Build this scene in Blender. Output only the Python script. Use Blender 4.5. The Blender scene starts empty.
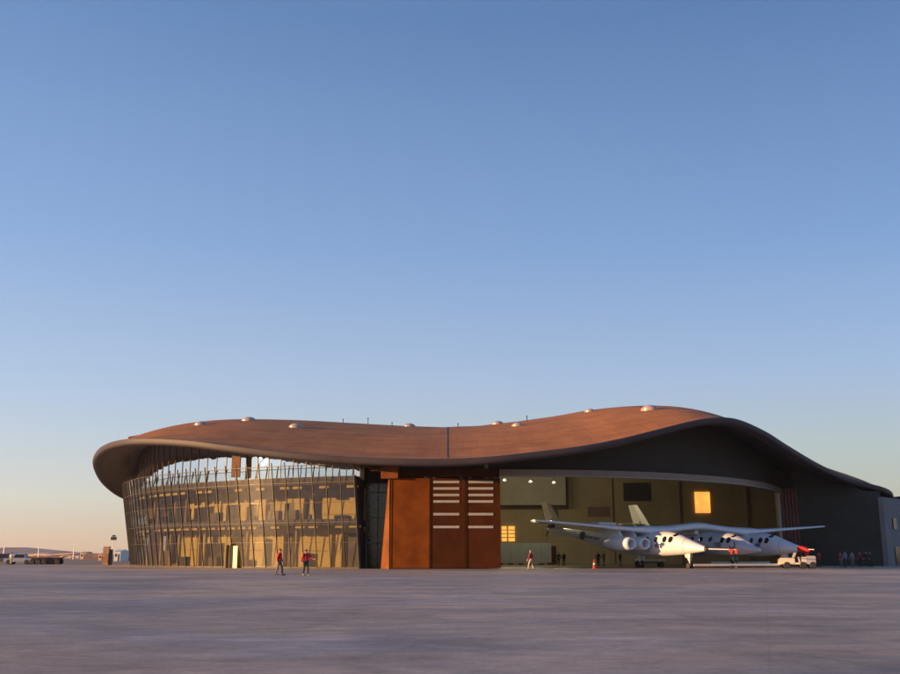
import bpy, math, random
from mathutils import Vector, Matrix
from mathutils.bvhtree import BVHTree
random.seed(7)
C = bpy.context.scene.collection
R = math.radians
CAMH = 1.35; F = 1000.0; CX, CY, HOR = 450.0, 337.0, 555.0
PITCH = math.atan((HOR - CY) / F)
SUN_AZ = 17.0     # degrees in front of the facade plane, from the left
HAZE = 0.8e-4
SUN_EL = 5.5

# ---------------------------------------------------------------- helpers
def P(px, py, Y):
    """world point seen at photo position px,py at world depth Y"""
    x, y, z = px - CX, F, -(py - CY)
    c, s = math.cos(PITCH), math.sin(PITCH)
    yy, zz = y * c - z * s, y * s + z * c
    k = Y / yy
    return Vector((x * k, Y, CAMH + zz * k))
def GX(px, Y): return P(px, HOR, Y).x
def ground_y(row):
    a = PITCH - math.atan(-(CY - row) / F) if False else math.atan((row - CY) / F) - PITCH
    return CAMH / math.tan(a)

def catmull(pts, n):
    pts = [Vector(p) for p in pts]
    out = []
    ext = [pts[0] * 2 - pts[1]] + pts + [pts[-1] * 2 - pts[-2]]
    for i in range(1, len(ext) - 2):
        p0, p1, p2, p3 = ext[i - 1], ext[i], ext[i + 1], ext[i + 2]
        for k in range(n):
            t = k / n
            out.append(0.5 * ((2 * p1) + (p2 - p0) * t + (2 * p0 - 5 * p1 + 4 * p2 - p3) * t * t + (3 * p1 - p0 - 3 * p2 + p3) * t ** 3))
    out.append(pts[-1].copy())
    return out
def resample(pts, n):
    L = [0]
    for a, b in zip(pts, pts[1:]): L.append(L[-1] + (b - a).length)
    out = []; j = 0
    for i in range(n + 1):
        d = L[-1] * i / n
        while j < len(L) - 2 and L[j + 1] < d: j += 1
        t = (d - L[j]) / max(1e-9, L[j + 1] - L[j])
        out.append(pts[j].lerp(pts[j + 1], min(1, max(0, t))))
    return out

class MB:
    def __init__(s): s.v = []; s.f = []; s.mi = []; s.uv = None; s.cur = 0
    def add(s, vs, fs):
        o = len(s.v); s.v += [tuple(p) for p in vs]
        for f in fs: s.f.append(tuple(i + o for i in f)); s.mi.append(s.cur)
    def box(s, c, d, rz=0, taper=1.0, M=None):
        cx, cy, cz = c; x, y, z = d[0] / 2, d[1] / 2, d[2] / 2
        m = M if M is not None else Matrix.Rotation(rz, 3, 'Z')
        vs = []
        for sz in (-1, 1):
            t = taper if sz > 0 else 1
            for sx, sy in ((-1, -1), (1, -1), (1, 1), (-1, 1)):
                vs.append(Vector(c) + m @ Vector((sx * x * t, sy * y * t, sz * z)))
        s.add(vs, [(3, 2, 1, 0), (4, 5, 6, 7), (0, 1, 5, 4), (1, 2, 6, 5), (2, 3, 7, 6), (3, 0, 4, 7)])
    def hexa(s, vs):   # 8 points: bottom 4 ccw, top 4
        s.add(vs, [(3, 2, 1, 0), (4, 5, 6, 7), (0, 1, 5, 4), (1, 2, 6, 5), (2, 3, 7, 6), (3, 0, 4, 7)])
    def tube(s, a, b, r1, r2=None, n=10, caps=True):
        a, b = Vector(a), Vector(b); r2 = r1 if r2 is None else r2
        d = (b - a).normalized(); u = d.orthogonal().normalized(); w = d.cross(u)
        vs = []
        for p, r in ((a, r1), (b, r2)):
            for i in range(n):
                t = 2 * math.pi * i / n
                vs.append(p + (u * math.cos(t) + w * math.sin(t)) * r)
        fs = [(i, (i + 1) % n, n + (i + 1) % n, n + i) for i in range(n)]
        if caps: fs += [tuple(range(n - 1, -1, -1)), tuple(range(n, 2 * n))]
        s.add(vs, fs)
    def rings(s, rings, closed=True, cap=True):
        n = len(rings[0]); vs = [p for r in rings for p in r]; fs = []
        for i in range(len(rings) - 1):
            for k in range(n if closed else n - 1):
                k2 = (k + 1) % n
                fs.append((i * n + k, i * n + k2, (i + 1) * n + k2, (i + 1) * n + k))
        if cap and closed:
            fs.append(tuple(range(n - 1, -1, -1))); o = (len(rings) - 1) * n
            fs.append(tuple(range(o, o + n)))
        s.add(vs, fs)
    def lathe(s, prof, base=(0, 0, 0), n=20, axis=None):
        # prof: (r, z)
        b = Vector(base); rings = []
        M = axis if axis is not None else Matrix.Identity(3)
        for r, z in prof:
            rings.append([b + M @ Vector((r * math.cos(2 * math.pi * i / n), r * math.sin(2 * math.pi * i / n), z)) for i in range(n)])
        s.rings(rings)
    def sweepbox(s, pts, up, zlo, zhi, thick):
        """swept band along plan pts; outer face on pts, thickness inward (left of travel = +)"""
        sec = []
        for i, p in enumerate(pts):
            a = pts[max(0, i - 1)]; b = pts[min(len(pts) - 1, i + 1)]
            t = Vector((b.x - a.x, b.y - a.y, 0)).normalized(); n = Vector((-t.y, t.x, 0))
            lo = zlo(i) if callable(zlo) else zlo; hi = zhi(i) if callable(zhi) else zhi
            q = Vector((p.x, p.y, 0)); r = q + n * thick
            sec.append([Vector((q.x, q.y, lo)), Vector((r.x, r.y, lo)), Vector((r.x, r.y, hi)), Vector((q.x, q.y, hi))])
        s.rings(sec)
    def build(s, name, mats, parent=None, smooth=False, angle=None, loc=None):
        me = bpy.data.meshes.new(name); me.from_pydata(s.v, [], s.f); 
        import bmesh
        bm = bmesh.new(); bm.from_mesh(me)
        for i, f in enumerate(bm.faces): f.material_index = s.mi[i]
        bmesh.ops.recalc_face_normals(bm, faces=bm.faces[:]); bm.to_mesh(me); bm.free()
        if not isinstance(mats, (list, tuple)): mats = [mats]
        for m in mats: me.materials.append(m)
        if smooth:
            me.polygons.foreach_set('use_smooth', [True] * len(me.polygons))
            if angle: me.set_sharp_from_angle(angle=R(angle))
        o = bpy.data.objects.new(name, me); C.objects.link(o)
        if parent: o.parent = parent
        if loc: o.location = loc
        return o
def tag(o, label=None, cat=None, group=None, kind=None):
    if label: o['label'] = label
    if cat: o['category'] = cat
    if group: o['group'] = group
    if kind: o['kind'] = kind
    return o
def empty(name, loc, rz=0, **k):
    o = bpy.data.objects.new(name, None); C.objects.link(o); o.location = loc; o.rotation_euler = (0, 0, rz)
    return tag(o, **k)
def copy_tree(o, parent=None):
    c = o.copy(); C.objects.link(c)
    if parent is not None: c.parent = parent
    for ch in list(o.children): copy_tree(ch, c)
    return c
def text_part(s, size, mat, parent, M, name='lettering', extrude=.004, bold=0.0):
    cu = bpy.data.curves.new('t', 'FONT'); cu.body = s; cu.size = size; cu.extrude = extrude; cu.offset = bold
    cu.align_x = 'CENTER'; cu.align_y = 'CENTER'; cu.resolution_u = 3
    t = bpy.data.objects.new('t', cu); C.objects.link(t)
    dg = bpy.context.evaluated_depsgraph_get(); me = bpy.data.meshes.new_from_object(t.evaluated_get(dg))
    bpy.data.objects.remove(t); me.name = name
    me.transform(M); me.materials.clear(); me.materials.append(mat)
    o = bpy.data.objects.new(name, me); C.objects.link(o); o.parent = parent
    return o

# ---------------------------------------------------------------- materials
def mat(name, col, rough=.6, metal=0, var=.15, scale=1.0, bump=0, detail=6, spec=None, stretch=(1, 1, 1), col2=None, extra=None, coat=0):
    m = bpy.data.materials.new(name); m.use_nodes = True; nt = m.node_tree; N = nt.nodes; L = nt.links
    b = N['Principled BSDF']; b.inputs['Roughness'].default_value = rough; b.inputs['Metallic'].default_value = metal
    if coat: b.inputs['Coat Weight'].default_value = coat
    if spec is not None: b.inputs['Specular IOR Level'].default_value = spec
    tc = N.new('ShaderNodeTexCoord'); mp = N.new('ShaderNodeMapping'); mp.inputs['Scale'].default_value = stretch
    L.new(tc.outputs['Object'], mp.inputs['Vector'])
    nz = N.new('ShaderNodeTexNoise'); nz.inputs['Scale'].default_value = scale; nz.inputs['Detail'].default_value = detail
    nz.inputs['Roughness'].default_value = .62
    L.new(mp.outputs['Vector'], nz.inputs['Vector'])
    rp = N.new('ShaderNodeValToRGB'); c2 = col2 if col2 else tuple(min(1, c * (1 + var)) for c in col)
    rp.color_ramp.elements[0].position = .32; rp.color_ramp.elements[1].position = .68
    c1 = tuple(c * (1 - var) for c in col) if not col2 else col
    rp.color_ramp.elements[0].color = (*c1, 1); rp.color_ramp.elements[1].color = (*c2, 1)
    L.new(nz.outputs['Fac'], rp.inputs['Fac']); L.new(rp.outputs['Color'], b.inputs['Base Color'])
    if bump:
        bp = N.new('ShaderNodeBump'); bp.inputs['Strength'].default_value = bump; bp.inputs['Distance'].default_value = .05
        L.new(nz.outputs['Fac'], bp.inputs['Height']); L.new(bp.outputs['Normal'], b.inputs['Normal'])
    m['ramp'] = rp.name
    return m
def panelize(m, w, h, mortar=.02, dark=.55, offset=0.0, plane='UV', var=.12):
    """multiply the base colour by thin panel joints and slight panel to panel variation"""
    nt = m.node_tree; N = nt.nodes; L = nt.links; b = N['Principled BSDF']; rp = N[m['ramp']]
    tc = N.new('ShaderNodeTexCoord'); sp = N.new('ShaderNodeSeparateXYZ'); cb = N.new('ShaderNodeCombineXYZ')
    if plane == 'UV': L.new(tc.outputs['UV'], cb.inputs[0]) if False else None
    src = tc.outputs['UV'] if plane == 'UV' else tc.outputs['Object']
    L.new(src, sp.inputs[0])
    a, c = {'UV': (0, 1), 'XZ': (0, 2), 'YZ': (1, 2), 'XY': (0, 1)}[plane]
    L.new(sp.outputs[a], cb.inputs[0]); L.new(sp.outputs[c], cb.inputs[1])
    br = N.new('ShaderNodeTexBrick'); br.offset = offset; br.inputs['Scale'].default_value = 1
    br.inputs['Brick Width'].default_value = w; br.inputs['Row Height'].default_value = h
    br.inputs['Mortar Size'].default_value = mortar; br.inputs['Mortar Smooth'].default_value = .2
    br.inputs['Color1'].default_value = (1 - var, 1 - var, 1 - var, 1); br.inputs['Color2'].default_value = (1, 1, 1, 1)
    br.inputs['Mortar'].default_value = (dark, dark, dark, 1)
    L.new(cb.outputs[0], br.inputs['Vector'])
    mx = N.new('ShaderNodeMix'); mx.data_type = 'RGBA'; mx.blend_type = 'MULTIPLY'; mx.inputs[0].default_value = 1
    L.new(rp.outputs['Color'], mx.inputs[6]); L.new(br.outputs['Color'], mx.inputs[7]); L.new(mx.outputs[2], b.inputs['Base Color'])
    return m
def emis(name, col, strength, noise=False):
    m = bpy.data.materials.new(name); m.use_nodes = True; nt = m.node_tree; b = nt.nodes['Principled BSDF']
    b.inputs['Base Color'].default_value = (.02, .02, .02, 1)
    b.inputs['Emission Color'].default_value = (*col, 1); b.inputs['Emission Strength'].default_value = strength
    if noise:
        nz = nt.nodes.new('ShaderNodeTexNoise'); nz.inputs['Scale'].default_value = .5
        tc = nt.nodes.new('ShaderNodeTexCoord'); nt.links.new(tc.outputs['Object'], nz.inputs['Vector'])
        mr = nt.nodes.new('ShaderNodeMapRange'); mr.inputs[1].default_value = .3; mr.inputs[2].default_value = .7
        mr.inputs[3].default_value = strength * .75; mr.inputs[4].default_value = strength * 1.2
        nt.links.new(nz.outputs['Fac'], mr.inputs[0]); nt.links.new(mr.outputs[0], b.inputs['Emission Strength'])
    return m
def glass(name, tint, refl=.12, rough=.0, f0=1.5):
    m = bpy.data.materials.new(name); m.use_nodes = True; nt = m.node_tree; N = nt.nodes; L = nt.links
    N.remove(N['Principled BSDF']); out = N['Material Output']
    tr = N.new('ShaderNodeBsdfTransparent'); tr.inputs[0].default_value = (*tint, 1)
    gl = N.new('ShaderNodeBsdfGlossy'); gl.inputs['Roughness'].default_value = rough; gl.inputs['Color'].default_value = (.95, .97, 1, 1)
    lw = N.new('ShaderNodeLayerWeight'); lw.inputs[0].default_value = .5
    fr = N.new('ShaderNodeMath'); fr.operation = 'POWER'; fr.inputs[1].default_value = 4.0; L.new(lw.outputs['Facing'], fr.inputs[0])
    ad = N.new('ShaderNodeMath'); ad.operation = 'ADD'; ad.inputs[1].default_value = refl; ad.use_clamp = True
    mx = N.new('ShaderNodeMixShader'); L.new(fr.outputs[0], ad.inputs[0]); L.new(ad.outputs[0], mx.inputs[0])
    L.new(tr.outputs[0], mx.inputs[1]); L.new(gl.outputs[0], mx.inputs[2]); L.new(mx.outputs[0], out.inputs[0])
    # very slight pillow distortion of the panes
    nz = N.new('ShaderNodeTexNoise'); nz.inputs['Scale'].default_value = .55; tc = N.new('ShaderNodeTexCoord')
    L.new(tc.outputs['Object'], nz.inputs['Vector'])
    bp = N.new('ShaderNodeBump'); bp.inputs['Strength'].default_value = .06; bp.inputs['Distance'].default_value = .3
    L.new(nz.outputs['Fac'], bp.inputs['Height']); L.new(bp.outputs[0], gl.inputs['Normal'])
    return m

M_roof = panelize(mat('roof_metal', (.27, .103, .030), .75, .0, .3, .22, .1, spec=.2, stretch=(1, 2.2, 1), col2=(.43, .178, .052)), 1.6, 7.0, .04, .72, .5, 'UV', .13)
M_fascia = mat('fascia_metal', (.042, .032, .036), .6, .1, .15, .5)
M_soffit = panelize(mat('soffit_panel', (.055, .042, .042), .5, .2, .18, .4), .9, 5, .03, .6, 0, 'UV', .15)
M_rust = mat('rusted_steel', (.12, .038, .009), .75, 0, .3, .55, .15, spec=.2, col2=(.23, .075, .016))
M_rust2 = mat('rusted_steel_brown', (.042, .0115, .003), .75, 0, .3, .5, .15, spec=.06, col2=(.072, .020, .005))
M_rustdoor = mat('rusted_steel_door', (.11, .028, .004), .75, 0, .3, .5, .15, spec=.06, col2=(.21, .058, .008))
M_slot = mat('slot_glass', (.34, .33, .31), .3, 0, .1, 2)
M_mull = mat('bronze_mullion', (.10, .082, .062), .45, .3, .1, 2)
M_conc = mat('warm_concrete', (.44, .36, .23), .8, 0, .14, .5, .05)
M_cream = mat('cream_plaster', (.62, .53, .25), .7, 0, .12, .7)
M_slab = mat('slab_edge', (.085, .085, .10), .7, 0, .1, .7)
M_dark = mat('dark_metal', (.035, .035, .04), .5, .3, .15, 1.5)
M_darkpanel = panelize(mat('dark_panel_wall', (.05, .05, .052), .65, .1, .15, .5), 1.6, 2.4, .03, .6, 0, 'XZ', .2)
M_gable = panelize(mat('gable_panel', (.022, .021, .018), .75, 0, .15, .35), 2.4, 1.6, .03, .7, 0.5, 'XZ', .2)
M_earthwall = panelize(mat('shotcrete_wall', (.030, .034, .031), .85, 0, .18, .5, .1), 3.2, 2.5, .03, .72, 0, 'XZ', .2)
M_palewall = mat('pale_concrete', (.17, .17, .175), .85, 0, .12, .5, .05)
M_hwall = panelize(mat('hangar_wall', (.33, .28, .165), .8, 0, .08, .4), 3.5, 3.2, .03, .82, 0, 'XZ', .1)
M_hwall2 = panelize(mat('hangar_upper_wall', (.26, .25, .20), .8, 0, .08, .4), 3, 2.4, .03, .8, 0, 'XZ', .1)
M_hfloor = mat('hangar_floor', (.16, .15, .13), .4, 0, .15, .4)
M_beam = mat('beam_metal', (.20, .15, .13), .45, .3, .12, .5)
M_jamb = mat('dusty_jamb_metal', (.27, .24, .21), .5, .2, .08, 1)
M_palemetal = mat('pale_metal', (.5, .48, .46), .4, .3, .08, 1)
M_white = mat('white_paint', (.66, .69, .77), .32, 0, .05, .8, coat=.3)
M_white2 = mat('off_white_paint', (.68, .67, .63), .4, 0, .06, .8)
M_pod = mat('silver_grey_paint', (.46, .49, .57), .35, 0, .05, .8, coat=.3)
M_black = mat('black_rubber', (.02, .02, .022), .6, 0, .2, 3)
M_win = mat('cabin_glass', (.012, .013, .018), .12, 0, .2, 3)
M_ink = mat('navy_marking', (.03, .05, .12), .4, 0, .1, 3)
M_teal = mat('teal_marking', (.02, .17, .22), .4, 0, .1, 3)
M_red = mat('red_fabric', (.42, .018, .02), .8, 0, .2, 4)
M_intake = mat('intake_metal', (.07, .07, .10), .35, .5, .1, 3)
M_glass = glass('terminal_glass', (.65, .62, .50), .19)
M_clear = glass('clerestory_glass', (.35, .36, .38), .68)
M_rail = glass('balustrade_glass', (.93, .94, .93), .03)
M_skin = mat('skin', (.42, .24, .17), .55, 0, .08, 4)
M_dome = mat('skylight_plastic', (.38, .28, .24), .3, 0, .08, 2)
M_orange = mat('orange_plastic', (.45, .055, .012), .5, 0, .08, 2)
M_cream_v = mat('cream_vehicle_paint', (.62, .56, .42), .4, 0, .06, 1.5, coat=.2)
M_yellow = mat('tan_stone', (.30, .17, .10), .8, 0, .3, 1.5, .1)

# ---------------------------------------------------------------- ground
def ground_mat():
    m = bpy.data.materials.new('apron_concrete'); m.use_nodes = True; nt = m.node_tree; N = nt.nodes; L = nt.links
    b = N['Principled BSDF']; b.inputs['Roughness'].default_value = .7; b.inputs['Specular IOR Level'].default_value = .35
    tc = N.new('ShaderNodeTexCoord')
    def noise(sc, st, det=5, dist=0):
        mp = N.new('ShaderNodeMapping'); mp.inputs['Scale'].default_value = st; L.new(tc.outputs['Object'], mp.inputs[0])
        n = N.new('ShaderNodeTexNoise'); n.inputs['Scale'].default_value = sc; n.inputs['Detail'].default_value = det
        n.inputs['Roughness'].default_value = .65; n.inputs['Distortion'].default_value = dist
        L.new(mp.outputs[0], n.inputs['Vector']); return n.outputs['Fac']
    def mr(s, a, c, d, e):
        n = N.new('ShaderNodeMapRange'); n.inputs[1].default_value = a; n.inputs[2].default_value = c; n.inputs[3].default_value = d; n.inputs[4].default_value = e
        L.new(s, n.inputs[0]); return n.outputs[0]
    def mul(a, c):
        n = N.new('ShaderNodeMath'); n.operation = 'MULTIPLY'; L.new(a, n.inputs[0])
        if isinstance(c, float): n.inputs[1].default_value = c
        else: L.new(c, n.inputs[1])
        return n.outputs[0]
    big = mr(noise(.045, (1, .8, 1), 4, .8), .34, .66, .74, 1.24)
    mid = mul(mr(noise(.35, (.7, 1, 1), 7, 1.2), .32, .68, .72, 1.24), mr(noise(1.7, (.8, 1, 1), 6, .8), .32, .68, .80, 1.18))
    fine = mul(mr(noise(9, (1, 1, 1), 4), .3, .7, .86, 1.14), mr(noise(40, (1, 1, 1), 3), .3, .7, .88, 1.12))
    streak = mr(noise(.16, (.4, 1.5, 1), 5, 1.8), .56, .70, 1.0, 1.25)
    def arc(cx, cy, rad, wd, amp):      # worn tyre track: part of a wide turning circle, broken up by noise
        vs = N.new('ShaderNodeVectorMath'); vs.operation = 'SUBTRACT'; L.new(tc.outputs['Object'], vs.inputs[0]); vs.inputs[1].default_value = (cx, cy, 0)
        ln = N.new('ShaderNodeVectorMath'); ln.operation = 'LENGTH'; L.new(vs.outputs[0], ln.inputs[0])
        sb_ = N.new('ShaderNodeMath'); sb_.operation = 'SUBTRACT'; L.new(ln.outputs['Value'], sb_.inputs[0]); sb_.inputs[1].default_value = rad
        ab = N.new('ShaderNodeMath'); ab.operation = 'ABSOLUTE'; L.new(sb_.outputs[0], ab.inputs[0])
        a = mr(ab.outputs[0], 0, wd, 1, 0); a = mul(a, mr(noise(.12, (1, 1, 1), 4, 1), .42, .6, 0, 1))
        n = N.new('ShaderNodeMath'); n.operation = 'MULTIPLY_ADD'; L.new(a, n.inputs[0]); n.inputs[1].default_value = amp; n.inputs[2].default_value = 1; return n.outputs[0]
    for q in ((-4, 60, 43, .55, .22), (-4, 60, 45.5, .5, .15), (30, 95, 80, .8, .16), (-40, 20, 38, .6, .14), (60, 10, 44, .7, .18), (60, 10, 46.5, .6, -.14), (10, -30, 50.5, .35, -.18), (12, -30, 52.5, .35, -.16), (-20, 130, 92, 1.2, .14)):
        streak = mul(streak, arc(*q))
    v = mul(mul(mul(big, mid), fine), streak)
    # slab joints: paving lanes
    sp = N.new('ShaderNodeTexBrick'); sp.offset = 0; sp.inputs['Scale'].default_value = 1; sp.inputs['Brick Width'].default_value = 7.5; sp.inputs['Row Height'].default_value = 7.5
    sp.inputs['Mortar Size'].default_value = .03; sp.inputs['Color1'].default_value = (1, 1, 1, 1); sp.inputs['Color2'].default_value = (.94, .94, .94, 1); sp.inputs['Mortar'].default_value = (.90, .90, .90, 1)
    mpb = N.new('ShaderNodeMapping'); mpb.inputs['Rotation'].default_value = (0, 0, R(17)); L.new(tc.outputs['Object'], mpb.inputs[0]); L.new(mpb.outputs[0], sp.inputs['Vector'])
    rgb = N.new('ShaderNodeMix'); rgb.data_type = 'RGBA'; L.new(mr(noise(.07, (.7, 1, 1), 6, 1.0), .36, .64, 0, 1), rgb.inputs[0])
    rgb.inputs[6].default_value = (.47, .335, .215, 1); rgb.inputs[7].default_value = (.265, .235, .22, 1)
    m1 = N.new('ShaderNodeMix'); m1.data_type = 'RGBA'; m1.blend_type = 'MULTIPLY'; m1.inputs[0].default_value = 1
    L.new(rgb.outputs[2], m1.inputs[6]); L.new(sp.outputs['Color'], m1.inputs[7])
    vm = N.new('ShaderNodeVectorMath'); vm.operation = 'SCALE'; L.new(m1.outputs[2], vm.inputs[0]); L.new(v, vm.inputs['Scale'])
    L.new(vm.outputs[0], b.inputs['Base Color'])
    bp = N.new('ShaderNodeBump'); bp.inputs['Strength'].default_value = .25; bp.inputs['Distance'].default_value = .02
    L.new(noise(5, (1, 1, 1), 5), bp.inputs['Height']); L.new(bp.outputs[0], b.inputs['Normal'])
    return m
M_apron = ground_mat()
M_desert = mat('desert_soil', (.17, .125, .09), .95, 0, .25, .02, 0, stretch=(1, 1, 1))
g = MB(); g.add([(-4500, -900, -.02), (4500, -900, -.02), (4500, 5500, -.02), (-4500, 5500, -.02)], [(0, 1, 2, 3)])
tag(g.build('desert_ground', M_desert), kind='structure')
g = MB(); g.add([(-420, -200, 0), (420, -200, 0), (420, 146, 0), (-420, 146, 0)], [(0, 1, 2, 3)])
tag(g.build('apron', M_apron), kind='structure')

# ---------------------------------------------------------------- building
B = empty('terminal_building', (0, 112, 0), label='low curving terminal and hangar with a rust-brown wavy roof and glass front', cat='building')
def bpart(mb, name, m, parent=None, **k):
    """vertices are in world space; store relative to the building's base"""
    off = Vector((0, 112, 0))
    mb.v = [tuple(Vector(p) - off) for p in mb.v]
    o = mb.build(name, m, parent if parent is not None else B, **k)
    return o

edge_px = [(124, 497, 152), (104, 483, 141), (94.5, 466, 128), (97, 455, 120), (107, 447, 113), (125, 442.5, 108), (150, 441.5, 105),
           (187, 443.5, 102), (224, 448, 100), (268, 453.5, 98.5), (310, 457.5, 97.5), (353, 460.5, 97), (400, 462, 96.5), (450, 462.3, 96.5),
           (495, 459.5, 96.5), (540, 454.5, 97), (580, 449.5, 97.5), (620, 442, 98.5), (660, 432, 100), (692, 424, 101.5), (712, 421, 103),
           (736, 422.2, 105), (764, 434, 109), (788, 449, 114), (820, 467.5, 121), (852, 481.5, 128), (888, 492, 133)]
E = [P(*p) for p in edge_px]
E += [Vector(p) for p in ((63, 146, 8.8), (65, 165, 9), (54, 188, 9.6), (22, 202, 10.5), (-14, 202, 10.5), (-40, 190, 10), (-50, 171, 9.6))]
E.append(E[0].copy())
NF = len(edge_px)
nsub = 6
pts = [Vector(p) for p in E]
ec = []
n_ = len(pts) - 1
for i in range(n_):
    p0, p1, p2, p3 = pts[(i - 1) % n_], pts[i], pts[(i + 1) % n_], pts[(i + 2) % n_]
    for k in range(nsub):
        t = k / nsub
        ec.append(0.5 * ((2 * p1) + (p2 - p0) * t + (2 * p0 - 5 * p1 + 4 * p2 - p3) * t * t + (3 * p1 - p0 - 3 * p2 + p3) * t ** 3))
ridge_px = [(128, 437, 122), (152, 432.5, 126), (195, 425, 131), (245, 420.3, 135), (300, 420.6, 137), (343, 422.5, 137), (400, 425.7, 137), (442, 427.2, 137),
            (477, 426, 137), (503, 423.3, 137), (550, 417, 136), (592, 410, 135), (632, 408.7, 133), (664, 411.5, 129), (700, 420, 126), (740, 440, 128), (790, 466, 134), (830, 482, 142)]
rc = catmull([P(*p) for p in ridge_px], 6)
def ridge(t):
    t = min(1, max(0, t)); x = rc[0].x + (rc[-1].x - rc[0].x) * t
    for a, b in zip(rc, rc[1:]):
        if a.x <= x <= b.x + 1e-6:
            return a.lerp(b, (x - a.x) / max(1e-6, b.x - a.x))
    return rc[-1].copy()
exmin = min(p.x for p in ec); exmax = max(p.x for p in ec)
NV = 14
top = []; bot = []; outn = []
n_e = len(ec)
for i, p in enumerate(ec):
    a = ec[(i - 1) % n_e]; b = ec[(i + 1) % n_e]
    t = Vector((b.x - a.x, b.y - a.y, 0)).normalized(); outn.append(Vector((t.y, -t.x, 0)))
for i, p in enumerate(ec):
    # matching ridge point: along the pixel column in front, by x behind
    t = (p.x - exmin) / (exmax - exmin)
    # front edge points look up the ridge on roughly the same sight line
    s = ridge(t)
    row = []; rb = []
    n = outn[i]
    for k in range(NV + 1):
        v = k / NV
        q = p.lerp(s, v); bulge = 4 * v * (1 - v)
        q = q + Vector((0, 0, .9 * bulge))
        if k == 0: q = p + Vector((0, 0, .32)) - n * .05
        row.append(q)
        th = .35 + 1.0 * min(1, v * 3)
        w = p.lerp(s, v) + Vector((0, 0, .5 * bulge - th))
        if k == 0: w = p - n * .9 - Vector((0, 0, .36))
        rb.append(w)
    top.append(row); bot.append(rb)
def grid(rows, closed=True):
    mb = MB(); n = len(rows); m = len(rows[0])
    vs = [p for r in rows for p in r]; fs = []
    for i in range(n if closed else n - 1):
        for k in range(m - 1):
            fs.append((i * m + k, ((i + 1) % n) * m + k, ((i + 1) % n) * m + k + 1, i * m + k + 1))
    mb.add(vs, fs); return mb
def set_uv(o, rows):
    me = o.data; uvl = me.uv_layers.new(name='UVMap'); n = len(rows); m = len(rows[0])
    U = [0]
    for i in range(1, n + 1): U.append(U[-1] + (rows[i % n][0] - rows[i - 1][0]).length)
    Vd = [[0] * m for _ in range(n)]
    for i in range(n):
        for k in range(1, m): Vd[i][k] = Vd[i][k - 1] + (rows[i][k] - rows[i][k - 1]).length
    for poly in me.polygons:
        ids = [me.loops[l].vertex_index for l in poly.loop_indices]
        ii = [a // m for a in ids]
        wrap = (max(ii) == n - 1 and min(ii) == 0)
        for l, a in zip(poly.loop_indices, ids):
            i, k = a // m, a % m
            uvl.data[l].uv = (U[n] if (wrap and i == 0) else U[i], Vd[i][k])
mb = grid(top); roof_bvh = BVHTree.FromPolygons([Vector(v) for v in mb.v], mb.f)
o_roof = bpart(mb, 'roof', M_roof, smooth=True); set_uv(o_roof, top)
mb = grid(bot); sof_bvh = BVHTree.FromPolygons([Vector(v) for v in mb.v], mb.f)
o_sof = bpart(mb, 'soffit', M_soffit, smooth=True); set_uv(o_sof, bot)
# bullnose fascia
prof = [(-.05, .32), (.10, .33), (.17, .29), (.20, .10), (.14, -.18), (.10, -.27), (.02, -.33), (-.35, -.38), (-.9, -.36)]
rows = []
for i, p in enumerate(ec):
    rows.append([p + outn[i] * a + Vector((0, 0, b)) for a, b in prof])
mb = grid(rows); bpart(mb, 'fascia', M_fascia, smooth=True, angle=35)
def sof_z(x, y, d=14.0):
    h = sof_bvh.ray_cast(Vector((x, y, 0)), Vector((0, 0, 1)))
    return h[0].z if h[0] else d
def roof_z(x, y, d=14.0):
    h = roof_bvh.ray_cast(Vector((x, y, 60)), Vector((0, 0, -1)))
    return h[0].z if h[0] else d
def on_roof(px, py):
    o = Vector((0, 0, CAMH)); d = (P(px, py, 100) - o).normalized()
    h = roof_bvh.ray_cast(o, d); return h[0]
# roof furniture
def find_on_roof(px, py):
    for k in range(30):
        h = on_roof(px, py + k * .4)
        if h and h.y > 110: return h
    return None
for i, (px, py, r) in enumerate([(201, 424.5, .7), (249, 420.6, .85), (296, 427, .8), (409.5, 426.0, .75), (498, 423.5, .75), (518, 425.5, .7), (590, 411.3, .6), (650, 409.5, .95)]):
    h = find_on_roof(px, py)
    if not h: print('no roof hit', px); continue
    m = MB(); m.lathe([(r * 1.12, -.25), (r * 1.12, .05), (r, .08), (r * .93, r * .22), (r * .7, r * .40), (r * .38, r * .5), (.02, r * .54)], (h.x, h.y, h.z), 20)
    bpart(m, 'skylight_dome', M_dome, o_roof, smooth=True, angle=40)
for px, py, hh in [(343, 423.5, .5), (368, 424.5, .8), (392, 427, .5), (458, 428, .5), (527, 422, .7), (710, 421, .6)]:
    h = find_on_roof(px, py)
    if not h: continue
    m = MB(); m.tube((h.x, h.y, h.z - .2), (h.x, h.y, h.z + hh), .05, .05, 8); m.tube((h.x, h.y, h.z + hh), (h.x, h.y, h.z + hh + .1), .1, .08, 8)
    bpart(m, 'vent_pipe', M_dark, o_roof)
# expansion joint
m = MB(); pr = []
for y in [98 + k for k in range(38)]:
    x = GX(447, y) * .98; z = roof_z(x, y); pr.append(Vector((x, y, z + .03)))
m.sweepbox(pr, None, lambda i: pr[i].z - .1, lambda i: pr[i].z + .01, .04); bpart(m, 'expansion_joint', M_beam, o_roof)

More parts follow.
